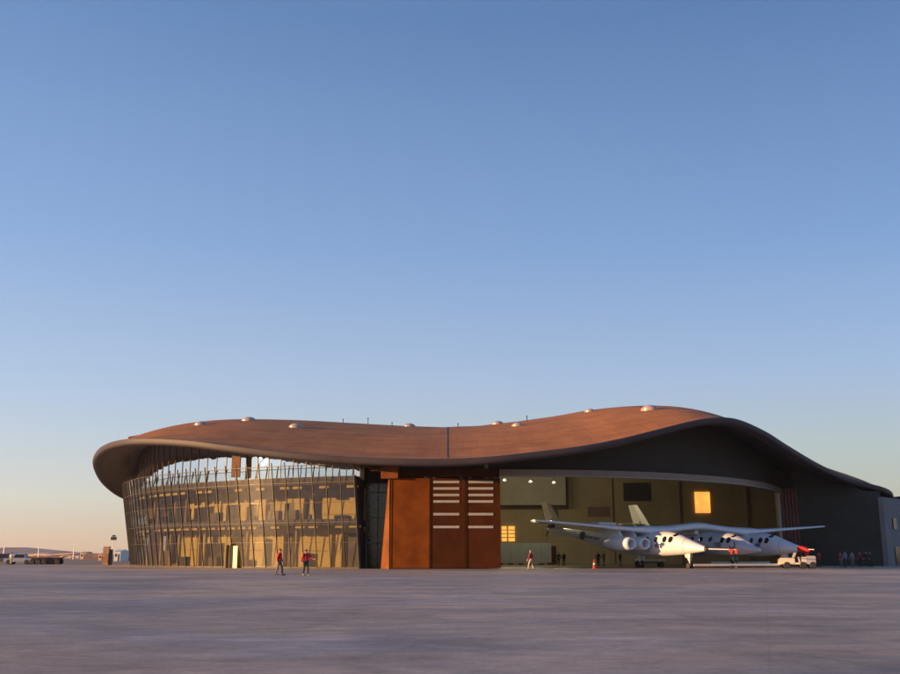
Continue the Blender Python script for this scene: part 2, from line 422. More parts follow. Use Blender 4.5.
# --- glass terminal
base = catmull([(-9.1, 103, 0), (-14.6, 105.2, 0), (-20.6, 108.3, 0), (-29.2, 114.6, 0), (-35.8, 122, 0), (-41.2, 133, 0), (-45.5, 148, 0), (-47.5, 166, 0)], 10)
NB = 50
base = resample(base, NB)
def normals(pts):
    out = []
    for i, p in enumerate(pts):
        a = pts[max(0, i - 1)]; b = pts[min(len(pts) - 1, i + 1)]
        t = Vector((b.x - a.x, b.y - a.y, 0)).normalized(); out.append(Vector((-t.y, t.x, 0)) * -1)
    return out
nb = normals(base)
if nb[5].y > 0: nb = [-n for n in nb]
# screen top line from the photograph's rail: height by arc fraction
LEAN = 1.7
Z1 = 10.35
def screen(i, z, off=0.0):
    return base[i] + nb[i] * (LEAN * z / 10.0 + off) + Vector((0, 0, z))
gz = lambda i: Z1
gf = MB()
levels = [.15, 2.6, 4.6, 6.6, 8.6, 9.2]
gf.rings([[screen(i, a) for a in levels] for i in range(NB + 1)], closed=False)
o_gf = bpart(gf, 'glass_facade', M_glass)
bal = MB(); bal.rings([[screen(i, a) for a in (9.2, Z1)] for i in range(NB + 1)], closed=False); bpart(bal, 'glass_balustrade', M_rail)
for i in range(NB + 1):
    m = MB(); t = Vector((-nb[i].y, nb[i].x, 0))
    d0, d1 = -.04, .10; w = .025
    lo = [screen(i, 0, d0) - t * w, screen(i, 0, d0) + t * w, screen(i, 0, d1) + t * w, screen(i, 0, d1) - t * w]
    zt = Z1 + .4
    hi = [screen(i, zt, d0) - t * w, screen(i, zt, d0) + t * w, screen(i, zt, d1) + t * w, screen(i, zt, d1) - t * w]
    m.hexa(lo + hi); bpart(m, 'mullion', M_mull, o_gf)
for z, th in [(.06, .10), (2.6, .02), (4.6, .03), (6.6, .02), (8.6, .03), (Z1 + .02, .03)]:
    m = MB(); sec = []
    for i in range(NB + 1):
        sec.append([screen(i, z - th, -.06), screen(i, z - th, .06), screen(i, z + th, .06), screen(i, z + th, -.06)])
    m.rings(sec); bpart(m, 'transom', M_mull, o_gf)
nin = []          # inward direction; near the right end it turns straight back along the end wall
for i in range(NB + 1):
    f = min(1, i / 7); nin.append((nb[i] * f + Vector((.03, -1, 0)) * (1 - f)).normalized())
def inner(off):   # offset inward from the base line
    return [base[i] - nin[i] * off for i in range(NB + 1)]
def band(name, off0, off1, z0, z1, mt, top_fn=None):
    a, b = [base[i] + nb[i] * off0 for i in range(NB + 1)], inner(off1)
    m = MB(); m.rings([[Vector((a[i].x, a[i].y, z0)), Vector((b[i].x, b[i].y, z0)), Vector((b[i].x, b[i].y, z1)), Vector((a[i].x, a[i].y, z1))] for i in range(NB + 1)])
    return bpart(m, name, mt)
band('upper_slab', 1.15, 9.0, 8.4, 9.2, M_slab)
band('middle_slab', .35, 9.0, 4.35, 4.95, M_slab)
band('ground_slab', 0.0, 9.0, -.1, .05, M_conc)
# pale ceiling fixtures, seen as dashed lines under each slab
for z in (8.22, 4.22):
    for i in range(0, NB - 1, 1):
        if random.random() < .22: continue
        a, b = base[i] - nb[i] * .2, base[i + 1] - nb[i + 1] * .2
        a2, b2 = a.lerp(b, .15), a.lerp(b, .85); n = nb[i]
        m = MB(); m.hexa([a2 + Vector((0, 0, z - .16)), b2 + Vector((0, 0, z - .16)), b2 - n * .5 + Vector((0, 0, z - .16)), a2 - n * .5 + Vector((0, 0, z - .16)),
                          a2 + Vector((0, 0, z + .1)), b2 + Vector((0, 0, z + .1)), b2 - n * .5 + Vector((0, 0, z + .1)), a2 - n * .5 + Vector((0, 0, z + .1))])
        if z > 8: m.v = [tuple(Vector(p) + n * .75) for p in m.v]
        bpart(m, 'ceiling_panel', M_cream)
# inner rooms: back wall with piers and dark openings
inn = inner(6.0)
for (z0, z1, seed) in ((.05, 4.35, 3), (4.95, 8.4, 5)):
    rnd = random.Random(seed)
    m = MB(); md = MB()
    for i in range(NB):
        a, b = inn[i], inn[i + 1]; n = nb[i]
        zt = z1
        if rnd.random() < (.38 if seed == 3 else .52):      # dark doorway / room
            zt0 = z0 + (z1 - z0) * rnd.choice([.62, .75, .85])
            md.hexa([a - n * .4 + Vector((0, 0, z0)), b - n * .4 + Vector((0, 0, z0)), b - n * .5 + Vector((0, 0, z0)), a - n * .5 + Vector((0, 0, z0)),
                     a - n * .4 + Vector((0, 0, zt0)), b - n * .4 + Vector((0, 0, zt0)), b - n * .5 + Vector((0, 0, zt0)), a - n * .5 + Vector((0, 0, zt0))])
            zb = zt0
            m.hexa([a + Vector((0, 0, zb)), b + Vector((0, 0, zb)), b - n * .5 + Vector((0, 0, zb)), a - n * .5 + Vector((0, 0, zb)),
                    a + Vector((0, 0, zt)), b + Vector((0, 0, zt)), b - n * .5 + Vector((0, 0, zt)), a - n * .5 + Vector((0, 0, zt))])
        else:
            m.hexa([a + Vector((0, 0, z0)), b + Vector((0, 0, z0)), b - n * .5 + Vector((0, 0, z0)), a - n * .5 + Vector((0, 0, z0)),
                    a + Vector((0, 0, zt)), b + Vector((0, 0, zt)), b - n * .5 + Vector((0, 0, zt)), a - n * .5 + Vector((0, 0, zt))])
    bpart(m, 'inner_wall', M_cream); bpart(md, 'dark_doorway', M_dark)
# free-standing wall fins and columns between glass and inner wall
rnd = random.Random(11)
for i in range(2, NB - 2, 2):
    for (z0, z1) in ((.05, 4.35), (4.95, 8.4)):
        r = rnd.random()
        c = base[i] - nb[i] * rnd.uniform(2.0, 3.4); n = nb[i]; ang = math.atan2(n.y, n.x)
        m = MB()
        if r < .30:
            m.tube((c.x, c.y, z0), (c.x, c.y, z1), .2, .2, 12); bpart(m, 'column', M_conc, smooth=True, angle=40)
        elif r < .62:
            hh = z0 + (z1 - z0) * rnd.choice([.45, .8, 1.0])
            m.box((c.x, c.y, (z0 + hh) / 2), (1.4, .18, hh - z0), ang + rnd.uniform(-.3, .3)); bpart(m, 'partition', M_cream)
        elif r < .8:
            m.box((c.x, c.y, z0 + .55), (.7, 1.5, 1.1), ang); bpart(m, 'counter', M_dark)
# glass rail end wall closing the terminal on the right
m = MB(); a, b = screen(0, 0), screen(0, 9.2); c, d = base[0] - nin[0] * 9.2, base[0] - nin[0] * 9.2 + Vector((0, 0, 9.2))
tt = Vector((.18, 0, 0))
m.hexa([a, c, c + tt, a + tt, b, d, d + tt, b + tt]); bpart(m, 'end_wall', M_dark)
# clerestory above the terrace
CO = .2
cl = [base[i] + nb[i] * CO for i in range(NB + 1)]
m = MB(); ctop = []
for i in range(NB + 1): ctop.append(max(9.7, sof_z(cl[i].x, cl[i].y, 12) + .05))
m.rings([[cl[i] + Vector((0, 0, 9.2)), cl[i] + Vector((0, 0, ctop[i]))] for i in range(NB + 1)], closed=False)
o_cl = bpart(m, 'clerestory_glass', M_clear)
for i in range(0, NB + 1):
    m = MB(); m.box((cl[i].x, cl[i].y, (9.2 + ctop[i]) / 2), (.12, .07, ctop[i] - 9.2), math.atan2(nb[i].y, nb[i].x)); bpart(m, 'clerestory_mullion', M_mull, o_cl)
# core wall behind the clerestory
co = inner(5.5)
m = MB(); m.rings([[Vector((co[i].x, co[i].y, 9.2)), Vector((co[i].x, co[i].y, 9.2)) - nb[i] * .3,
                    Vector((co[i].x, co[i].y, sof_z(co[i].x, co[i].y) + .1)) - nb[i] * .3, Vector((co[i].x, co[i].y, sof_z(co[i].x, co[i].y) + .1))] for i in range(NB + 1)])
bpart(m, 'core_wall', M_palewall)
# roof terrace pier by the door
m = MB(); q = P(236, 470, 108.6); m.box((q.x, q.y, 10.7), (.9, .5, 2.3)); bpart(m, 'terrace_pier', M_yellow)
# entrance: one door standing open, catching the sun
dp = Vector((GX(233.5, 105.9), 105.9, 0))
q = P(233, 560, 1)
bi = min(range(NB), key=lambda i: abs(base[i].x / base[i].y - GX(238, 100) / 100))
dc = base[bi] + nb[bi] * .25
m = MB(); m.box((dc.x - .45, dc.y - .2, 1.2), (.12, .9, 2.4), 0); bpart(m, 'entrance_jamb', M_dark)
m = MB(); sd = Matrix.Rotation(R(-28), 3, 'Z'); m.box((dc.x + .25, dc.y - .45, 1.15), (1.05, .06, 2.3), R(-28)); o_d = bpart(m, 'entrance_door', mat('polished_door', (.60, .43, .17), .3, 0, .05, 1))

# --- recess between the terminal and the hangar
m = MB(); m.box((-6.9, 110.1, 5.5), (4.3, .2, 11)); bpart(m, 'recess_wall', M_darkpanel)
m = MB()
for x in (-9.0, -7.8, -6.6): m.box((x, 109.9, 4.5), (.12, .2, 9))
for z in (2.6, 5.3, 8.0): m.box((-7.9, 109.88, z), (2.6, .16, .1))
bpart(m, 'recess_window_frame', M_palemetal if False else mat('grey_frame', (.16, .17, .18), .5, .2, .1, 1))
m = MB(); m.add([(-9, 109.95, 0), (-6.6, 109.95, 0), (-6.6, 109.95, 9), (-9, 109.95, 9)], [(0, 1, 2, 3)]); bpart(m, 'recess_window', M_win)

# --- hangar front
hf = catmull([(-6.75, 102, 0), (5, 102, 0), (12, 102.7, 0), (18, 104.3, 0), (24, 107.2, 0), (31.5, 113.2, 0), (38, 121.5, 0), (43.2, 131.5, 0)], 8)
ZB0, ZB1 = 9.05, 9.85
split = max(i for i, p in enumerate(hf) if p.x < 6.0)
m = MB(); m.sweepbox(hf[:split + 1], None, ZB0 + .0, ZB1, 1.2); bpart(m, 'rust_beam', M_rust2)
m = MB(); m.sweepbox(hf[split:], None, ZB0 + .15, ZB1, 1.2); bpart(m, 'curved_beam', M_beam, smooth=True, angle=30)
m = MB(); hp = [Vector((p.x, p.y - .12, 0)) for p in hf[split:]]
m.sweepbox(hp, None, ZB0 + .10, ZB0 + .22, .3); bpart(m, 'beam_edge', M_jamb)
m = MB(); m.box((-6.05, 101.65, 9.45), (1.75, .9, 1.15), R(-6)); bpart(m, 'beam_end', M_rust)
# gable wall over the beam
gw = []
for i, p in enumerate(hf):
    a = hf[max(0, i - 1)]; b = hf[min(len(hf) - 1, i + 1)]
    t = Vector((b.x - a.x, b.y - a.y, 0)).normalized(); gw.append(p + Vector((-t.y, t.x, 0)) * .75)
gw.append(gw[-1] + Vector((3, 1.5, 0))); 
gt = [max(ZB0 + .3, sof_z(p.x, p.y, 9.9) + .05) for p in gw]
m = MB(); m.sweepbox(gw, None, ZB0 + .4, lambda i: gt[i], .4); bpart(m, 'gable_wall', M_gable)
# right jamb: pale line and dark red shutters
m = MB(); q = Vector((42.3, 130.6, 0)); m.box((q.x, q.y, 4.9), (.4, .9, 9.8)); bpart(m, 'door_jamb', M_jamb)
m = MB()
for k in range(5): m.box((43.0 + .42 * k, 131.0 - .05 * k, 4.9), (.34, .5, 9.8))
bpart(m, 'folded_shutter', mat('dark_red_steel', (.09, .022, .018), .6, .1, .2, .8))
# dark wall on the right and the pale side wall
m = MB()
def wallseg(m, a, b, th, z0, ztop=None, n=10):
    ps = [Vector(a).lerp(Vector(b), k / n) for k in range(n + 1)]
    zt = [ztop if ztop else sof_z(p.x, p.y, 9.3) + .05 for p in ps]
    m.sweepbox(ps, None, z0, lambda i: zt[i], th)
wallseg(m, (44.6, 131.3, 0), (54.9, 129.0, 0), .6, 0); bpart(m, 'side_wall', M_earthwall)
m = MB(); wallseg(m, (55.0, 128.6, 0), (63.5, 138, 0), .6, 0, 8.55); o_pw = bpart(m, 'return_wall', M_palewall)
m = MB(); m.box((57.3, 131.0, 5.3), (1.2, .1, 1.4), math.atan2(9.4, 8.5)); m.box((57.35, 131.1, 1.2), (1.6, .1, 2.4), math.atan2(9.4, 8.5)); bpart(m, 'dark_opening', M_win)
# door leaves
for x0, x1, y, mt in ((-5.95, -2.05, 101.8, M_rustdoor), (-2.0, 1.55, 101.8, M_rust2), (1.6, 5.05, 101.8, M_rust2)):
    m = MB(); m.box(((x0 + x1) / 2, y, 4.5), (x1 - x0, .3, 8.86))
    o_l = bpart(m, 'hangar_door', mt)
    m = MB()
    for z in (3.0, 6.0): m.box(((x0 + x1) / 2, y - .16, z), (x1 - x0 - .1, .03, .03))
    for x in (x0 + .06, x1 - .06): m.box((x, y - .165, 4.5), (.1, .06, 8.8))
    bpart(m, 'panel_frame', mt, o_l)
    m = MB()
    for x in (x0 + .4, x1 - .4): m.box((x, y, 8.98), (.3, .35, .2))
    bpart(m, 'door_hanger', M_dark, o_l)
    if mt is M_rust2:
        xa, xb = (433.3, 459.3) if x0 < 0 else (468.3, 493.3)
        for row in (482, 488.5, 495, 501.5, 514.2, 527):
            q0, q1 = P(xa, row, y - .2), P(xb, row, y - .2)
            m = MB(); m.box(((q0.x + q1.x) / 2, y - .17, q0.z), (q1.x - q0.x, .08, .24)); bpart(m, 'slot_window', M_slot, o_l)
m = MB(); m.box((-1.0, 103.3, 4.9), (9.6, .2, 9.8)); bpart(m, 'door_pocket_wall', M_darkpanel)
m = MB()
rp_ = [(63.6, 139, 0), (61, 152, 0), (54, 178, 0), (22, 193, 0), (-14, 193, 0), (-36, 183, 0), (-46.5, 167, 0)]
for a, b in zip(rp_, rp_[1:]): wallseg(m, a, b, .4, 0)
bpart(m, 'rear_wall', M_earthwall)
# tapered jamb at the left of the doors
m = MB()
m.hexa([(-6.95, 102.9, 0), (-6.05, 101.6, 0), (-5.9, 101.9, 0), (-5.9, 103.2, 0), (-6.25, 102.3, 8.95), (-6.1, 101.6, 8.95), (-5.9, 101.9, 8.95), (-5.9, 103.2, 8.95)])
bpart(m, 'tapered_jamb', M_rust)
m = MB(); m.tube((-9.9, 102.2, 10.25), (-6.6, 101.7, 9.9), .06, .06, 8); m.tube((-8.0, 101.6, 9.75), (-6.7, 101.6, 9.75), .14, .14, 8); bpart(m, 'brace_pipe', M_rust)
# hangar interior
m = MB(); wallseg(m, (3.9, 151, 0), (52, 151, 0), .4, 0); bpart(m, 'hangar_back_wall', M_hwall)
m = MB(); wallseg(m, (3.9, 102.4, 0), (3.9, 151, 0), .4, 0); bpart(m, 'hangar_left_wall', M_hwall)
m = MB(); wallseg(m, (52, 151, 0), (47.2, 131.6, 0), .4, 0); bpart(m, 'hangar_right_wall', M_hwall)
m = MB(); fl = [Vector((p.x, p.y + .5, .006)) for p in hf if p.x > 4] + [Vector((52, 151, .006)), Vector((3.9, 151, .006))]
m.add(fl, [tuple(range(len(fl)))]); bpart(m, 'hangar_floor', M_hfloor)
m = MB(); a, b = P(498, 505, 147), P(566, 505, 147)
wallseg(m, (a.x, 147, 0), (b.x, 147, 0), .3, P(530, 505, 147).z); bpart(m, 'mezzanine_wall', M_hwall2)
def rect_px(name, x0, y0, x1, y1, Y, mt, th=.12, parent=None):
    a, b = P(x0, y1, Y), P(x1, y0, Y); m = MB(); m.box(((a.x + b.x) / 2, Y, (a.z + b.z) / 2), (b.x - a.x, th, b.z - a.z)); return bpart(m, name, mt, parent)
rect_px('wall_screen', 624, 483, 648.5, 501, 150.7, M_black, .3)
rect_px('louvre_panel', 588, 507, 611, 516.5, 150.8, mat('brown_louvre', (.14, .09, .06), .7, 0, .1, 2))
rect_px('louvre_panel', 543, 509, 558, 518.5, 150.8, mat('brown_louvre_dark', (.10, .06, .04), .7, 0, .1, 2))
M_glow = emis('sunlight_glow', (1.0, .42, .07), .62, True)  # emission stands in for sunlight
w = rect_px('lit_window_sun_patch', 695.5, 492, 709.5, 513, 150.8, M_glow)  # patch of sun on the back wall, made as a glowing rectangle
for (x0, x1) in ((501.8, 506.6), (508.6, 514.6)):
    w = rect_px('lit_window_sun_patch', x0, 526.3, x1, 541.3, 150.8, M_glow)  # window panes; the light behind them is put in as emission
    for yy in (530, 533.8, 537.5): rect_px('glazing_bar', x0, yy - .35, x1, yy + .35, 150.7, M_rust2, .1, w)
rect_px('interior_door', 548, 546, 556, 565.3, 150.8, M_rust2)
for px, py in ((504.5, 480.5), (530.5, 482), (553.8, 483)):
    q = P(px, py, 132); m = MB(); m.tube((q.x, q.y, q.z + .05), (q.x, q.y, sof_z(q.x, q.y)), .03, .03, 6); o_h = bpart(m, 'lamp_cord', M_dark)
    m = MB(); m.lathe([(.08, .22), (.22, .05), (.23, 0), (.2, -.02), (.02, -.03)], tuple(q), 14); bpart(m, 'hangar_lamp', emis('lamp_glow', (1, .85, .6), 1.2))
    pl = bpy.data.lights.new('hangar_lamp_light', 'POINT'); pl.energy = 430; pl.color = (1, .82, .5); pl.shadow_soft_size = .3
    po = bpy.data.objects.new('hangar_lamp_light', pl); C.objects.link(po); po.location = (q.x, q.y, q.z - .5)
for x in (14, 24, 34, 44):
    m = MB(); m.box((x, 150.7, 7), (.35, .3, 14)); bpart(m, 'wall_column', M_hwall)

# grey partition screen standing in the hangar
t = empty('site_screen', (GX(526, 138), 138, 0), label='low grey site screen standing inside the hangar left of the aircraft tail', cat='screen')
m = MB(); wd = GX(551, 138) - GX(500, 138)
for k in range(5): m.box((-wd / 2 + wd * (k + .5) / 5, 0, 1.65), (wd / 5 - .04, .06, 2.6))
m.build('panel', mat('grey_sheet', (.15, .17, .17), .6, 0, .08, 1), t)
m = MB()
for k in range(6): m.box((-wd / 2 + wd * k / 5, .1, .14), (.6, .6, .26))
m.build('ballast_block', M_black, t)

# ---------------------------------------------------------------- aircraft
AZ = math.atan2(21.8, 37.0)       # wing axis direction
A = empty('carrier_aircraft', (26.4, 114.0, 0), AZ, label='white twin-fuselage aircraft with one long wing, parked at the open hangar mouth', cat='aircraft')
# local frame: +x = right wing (towards the far tip), -y = nose direction
def ring(cx, y, cz, rx, rz, n=24, sq=1.0):
    out = []
    for i in range(n):
        t = 2 * math.pi * i / n; c, s = math.cos(t), math.sin(t)
        out.append(Vector((cx + rx * math.copysign(abs(c) ** sq, c), y, cz + rz * math.copysign(abs(s) ** sq, s))))
    return out
def fus(st, cx, n=24):
    """st: list of (t forward, cz, rx, rz)"""
    # smooth the stations
    P4 = catmull([Vector((a, b, c)) for a, b, c, d in st], 4); Q4 = catmull([Vector((d, 0, 0)) for a, b, c, d in st], 4)
    m = MB(); m.rings([ring(cx, -p.x, p.y, max(.01, p.z), max(.01, q.x), n) for p, q in zip(P4, Q4)]); return m
BOOM = [(10.35, 1.93, .10, .10), (10.3, 1.93, .19, .17), (9.9, 1.96, .30, .26), (9.0, 2.05, .52, .47), (7.6, 2.22, .84, .80), (6.2, 2.42, 1.05, 1.10), (4.8, 2.5, 1.14, 1.25), (3.0, 2.5, 1.16, 1.28),
        (.5, 2.5, 1.15, 1.25), (-2.5, 2.65, 1.05, 1.12), (-5.5, 2.95, .86, .92), (-9, 3.45, .6, .66), (-12.5, 3.95, .38, .46), (-15.5, 4.3, .22, .32), (-16.6, 4.42, .08, .12)]
def fus_surf(st, cx, t, ang):
    for a, b in zip(st, st[1:]):
        if b[0] <= t <= a[0]:
            f = (a[0] - t) / (a[0] - b[0]); cz, rx, rz = [a[k] + (b[k] - a[k]) * f for k in (1, 2, 3)]
            return Vector((cx + rx * math.cos(ang), -t, cz + rz * math.sin(ang))), Vector((math.cos(ang) / rx, 0, math.sin(ang) / rz)).normalized(), cz
def disc(p, n, rx, rz, th=.02, seg=14):
    """flat oval plate on a surface; n = outward normal"""
    n = n.normalized(); u = Vector((0, 1, 0)); u = (u - n * u.dot(n)).normalized(); w = n.cross(u)
    m = MB(); m.rings([[p + n * o + u * math.cos(2 * math.pi * i / seg) * rx * s + w * math.sin(2 * math.pi * i / seg) * rz * s for i in range(seg)] for o, s in ((-.12, 1.0), (th, 1.0), (th + .012, .85))])
    return m
def make_boom(cx, side_text):
    b = fus(BOOM, cx).build('fuselage', M_white, A, smooth=True)
    # windows both sides, cockpit glazing
    for sgn in (-1, 1):
        for t in (4.0, 2.65, 1.3):
            ang = R(20) if sgn > 0 else R(160)
            p, n, cz = fus_surf(BOOM, cx, t, ang); disc(p, n, .25, .30).build('window', M_win, b)
        for t, aa in ((5.25, 22), (6.05, 25), (6.3, 66)):
            ang = R(aa) if sgn > 0 else R(180 - aa)
            p, n, cz = fus_surf(BOOM, cx, t, ang); disc(p, n, .30, .33).build('cockpit_window', M_win, b)
    for t in (7.6, 2.7, -1.0, -4.0, -10.5):
        for a, bq in zip(BOOM, BOOM[1:]):
            if bq[0] <= t <= a[0]:
                f = (a[0] - t) / (a[0] - bq[0]); cz_, rx_, rz_ = [a[k] + (bq[k] - a[k]) * f for k in (1, 2, 3)]
                mm = MB(); mm.rings([ring(cx, -t - .02, cz_, rx_ * 1.002 + .004, rz_ * 1.002 + .004), ring(cx, -t + .02, cz_, rx_ * 1.002 + .004, rz_ * 1.002 + .004)], cap=False); mm.build('panel_joint', M_intake, b)
    m = MB(); m.rings([ring(cx, -10.05, 1.95, .27, .235), ring(cx, -10.32, 1.93, .2, .18), ring(cx, -10.42, 1.93, .08, .08)]); m.build('nose_tip', M_dark, b)
    # brand script, emblem ring behind the cockpit (near side)
    p, n, cz = fus_surf(BOOM, cx, 4.6, R(186)); sideM = Matrix.Translation(p + n * .03) @ Matrix(((0, 0, -1, 0), (-1, 0, 0, 0), (0, 1, 0, 0), (0, 0, 0, 1)))
    text_part('Virgin', .62, M_ink, b, sideM @ Matrix.Rotation(R(12), 4, 'Z'), bold=.02)
    # aft text and eye emblem
    p, n, cz = fus_surf(BOOM, cx, -5.6, R(172)); p2, n2, _ = fus_surf(BOOM, cx, -7.6, R(172))
    base_m = Matrix(((0, 0, -1, 0), (-1, 0, 0, 0), (0, 1, 0, 0), (0, 0, 0, 1)))
    text_part('VIRGIN GALACTIC', .42, M_ink, b, Matrix.Translation(Vector((p.x - .04, 6.3, p.z + .12))) @ Matrix.Rotation(R(7), 4, 'X') @ Matrix.Rotation(R(4.5), 4, 'Z') @ base_m, bold=.012)
    p, n, cz = fus_surf(BOOM, cx, -9.0, R(172))
    disc(p, n, .55, .5, .03).build('eye_emblem', M_teal, b)
    disc(p + n * .025 + Vector((0, -.05, 0)), n, .28, .3, .03).build('emblem_pupil', M_ink, b)
    # pitot probe
    m = MB(); m.tube((cx, -10.5, 1.93), (cx, -14.0, 1.86), .05, .03, 8); m.tube((cx, -10.3, 1.93), (cx, -10.75, 1.92), .17, .08, 10)
    return b
b1 = make_boom(-7.0, True)
m = MB(); m.tube((-7, -10.45, 1.935), (-7, -14.1, 1.84), .055, .035, 8); pr1 = m.build('nose_probe', M_white2, A)
m = MB(); m.box((-7, -14.1, 1.68), (.06, .3, .42), 0, 1, Matrix.Rotation(R(12), 3, 'X')); m.box((-7, -13.5, 1.80), (.22, .55, .22)); m.box((-7, -13.45, 1.6), (.05, .2, .35)); m.build('probe_cover', M_red, pr1)
b2 = make_boom(7.0, False)
m = MB(); m.tube((7, -10.45, 1.935), (7, -11.6, 1.9), .055, .04, 8); pr2 = m.build('nose_probe', M_white2, A)
m = MB(); m.rings([ring(7, -9.7, 1.97, .40, .36, 14), ring(7, -10.0, 1.95, .39, .35, 14), ring(7.02, -10.4, 1.88, .34, .32, 14), ring(7.05, -10.8, 1.82, .2, .22, 14), ring(7.05, -11.0, 1.8, .05, .05, 14)]); m.hexa([(6.98, -10.9, 1.2), (7.03, -10.9, 1.2), (7.03, -10.3, 1.15), (6.98, -10.3, 1.15), (6.98, -10.8, 1.9), (7.03, -10.8, 1.9), (7.03, -10.4, 1.9), (6.98, -10.4, 1.9)]); m.build('probe_cover', M_red, pr2, smooth=True, angle=50)

# wing: stations (x, z, chord_front t, chord_back t, thickness)
WST = [(-21.5, 4.72, 1.35, .45, .18), (-20.8, 4.68, 1.5, .1, .22), (-14, 4.25, 2.0, -.8, .38), (-9.5, 3.95, 2.4, -1.5, .58), (-7.6, 3.82, 2.9, -2.0, .95), (-6.4, 3.80, 2.9, -2.0, 1.0), (-4.6, 3.95, 2.7, -1.8, .85), (-2.4, 4.18, 2.6, -1.7, .80), (-.9, 4.32, 2.7, -1.8, .82), (0, 4.36, 2.7, -1.8, .85)]
WST = WST + [(-x, z, a, b, t) for x, z, a, b, t in reversed(WST[:-1])]
def airfoil(f, bk, th, mk):
    prof = [(0, 0), (.015, .30), (.06, .5), (.18, .62), (.4, .58), (.7, .34), (1, .03), (1, -.03), (.7, -.14), (.4, -.28), (.18, -.36), (.06, -.32), (.015, -.2)]
    return [mk(f + (bk - f) * a, th * b) for a, b in prof]
m = MB(); m.rings([airfoil(a, b, t, lambda tt, zz, x=x, z=z: Vector((x, -tt, z + zz))) for x, z, a, b, t in WST]); wing = m.build('wing', M_white, A, smooth=True, angle=60)
# dark flap hinge line and registration stripe on the wing
m = MB(); m.rings([[Vector((x, -(b + (a - b) * .27), z + t * .33)), Vector((x, -(b + (a - b) * .25), z + t * .33)), Vector((x, -(b + (a - b) * .25), z + t * .37)), Vector((x, -(b + (a - b) * .27), z + t * .37))] for x, z, a, b, t in WST]); m.build('flap_line', M_dark, wing)
# centre pylon
m = MB(); m.box((0, -.4, 3.95), (.5, 2.6, .8)); m.build('centre_pylon', M_white, A)
# nacelles
NAC = [(3.5, .46, .42), (3.65, .56, .53), (3.2, .70, .67), (2.3, .78, .76), (1.2, .74, .72), (.2, .58, .58), (-.5, .42, .42)]
for cx in (-10.95, -9.05, 9.05, 10.95):
    m = MB(); rr = [ring(cx, -t, 2.5, rx, rz, 20) for t, rx, rz in NAC]
    m.rings([ring(cx, -2.5, 2.5, .36, .34, 20), ring(cx, -3.3, 2.5, .41, .38, 20)] + rr, cap=False); nac = m.build('nacelle', M_white, A, smooth=True)
    m = MB(); m.rings([ring(cx, -3.35, 2.5, .44, .40, 20), ring(cx, -2.6, 2.5, .38, .36, 20), ring(cx, -2.55, 2.5, .02, .02, 20)], cap=False); m.build('intake', M_intake, nac, smooth=True, angle=40)
    m = MB(); m.lathe([(.14, 0), (.09, .2), (.01, .34)], (cx, -2.6, 2.5), 12, Matrix.Rotation(R(90), 3, 'X')); m.build('spinner', M_dark, nac, smooth=True)
    m = MB(); m.rings([ring(cx, .48, 2.5, .4, .4, 16), ring(cx, .62, 2.5, .34, .34, 16)]); m.build('exhaust', M_dark, nac)
    m = MB(); m.hexa([(cx - .12, -2.2, 3.1), (cx + .12, -2.2, 3.1), (cx + .12, -.1, 2.9), (cx - .12, -.1, 2.9), (cx - .1, -1.5, 3.95), (cx + .1, -1.5, 3.95), (cx + .1, 1.0, 3.95), (cx - .1, 1.0, 3.95)]); m.build('pylon', M_white, nac)
m = MB(); m.box((-10, 2.2, 4.55), (2.4, 1.6, .5)); m.build('raised_flap', M_white2, wing)
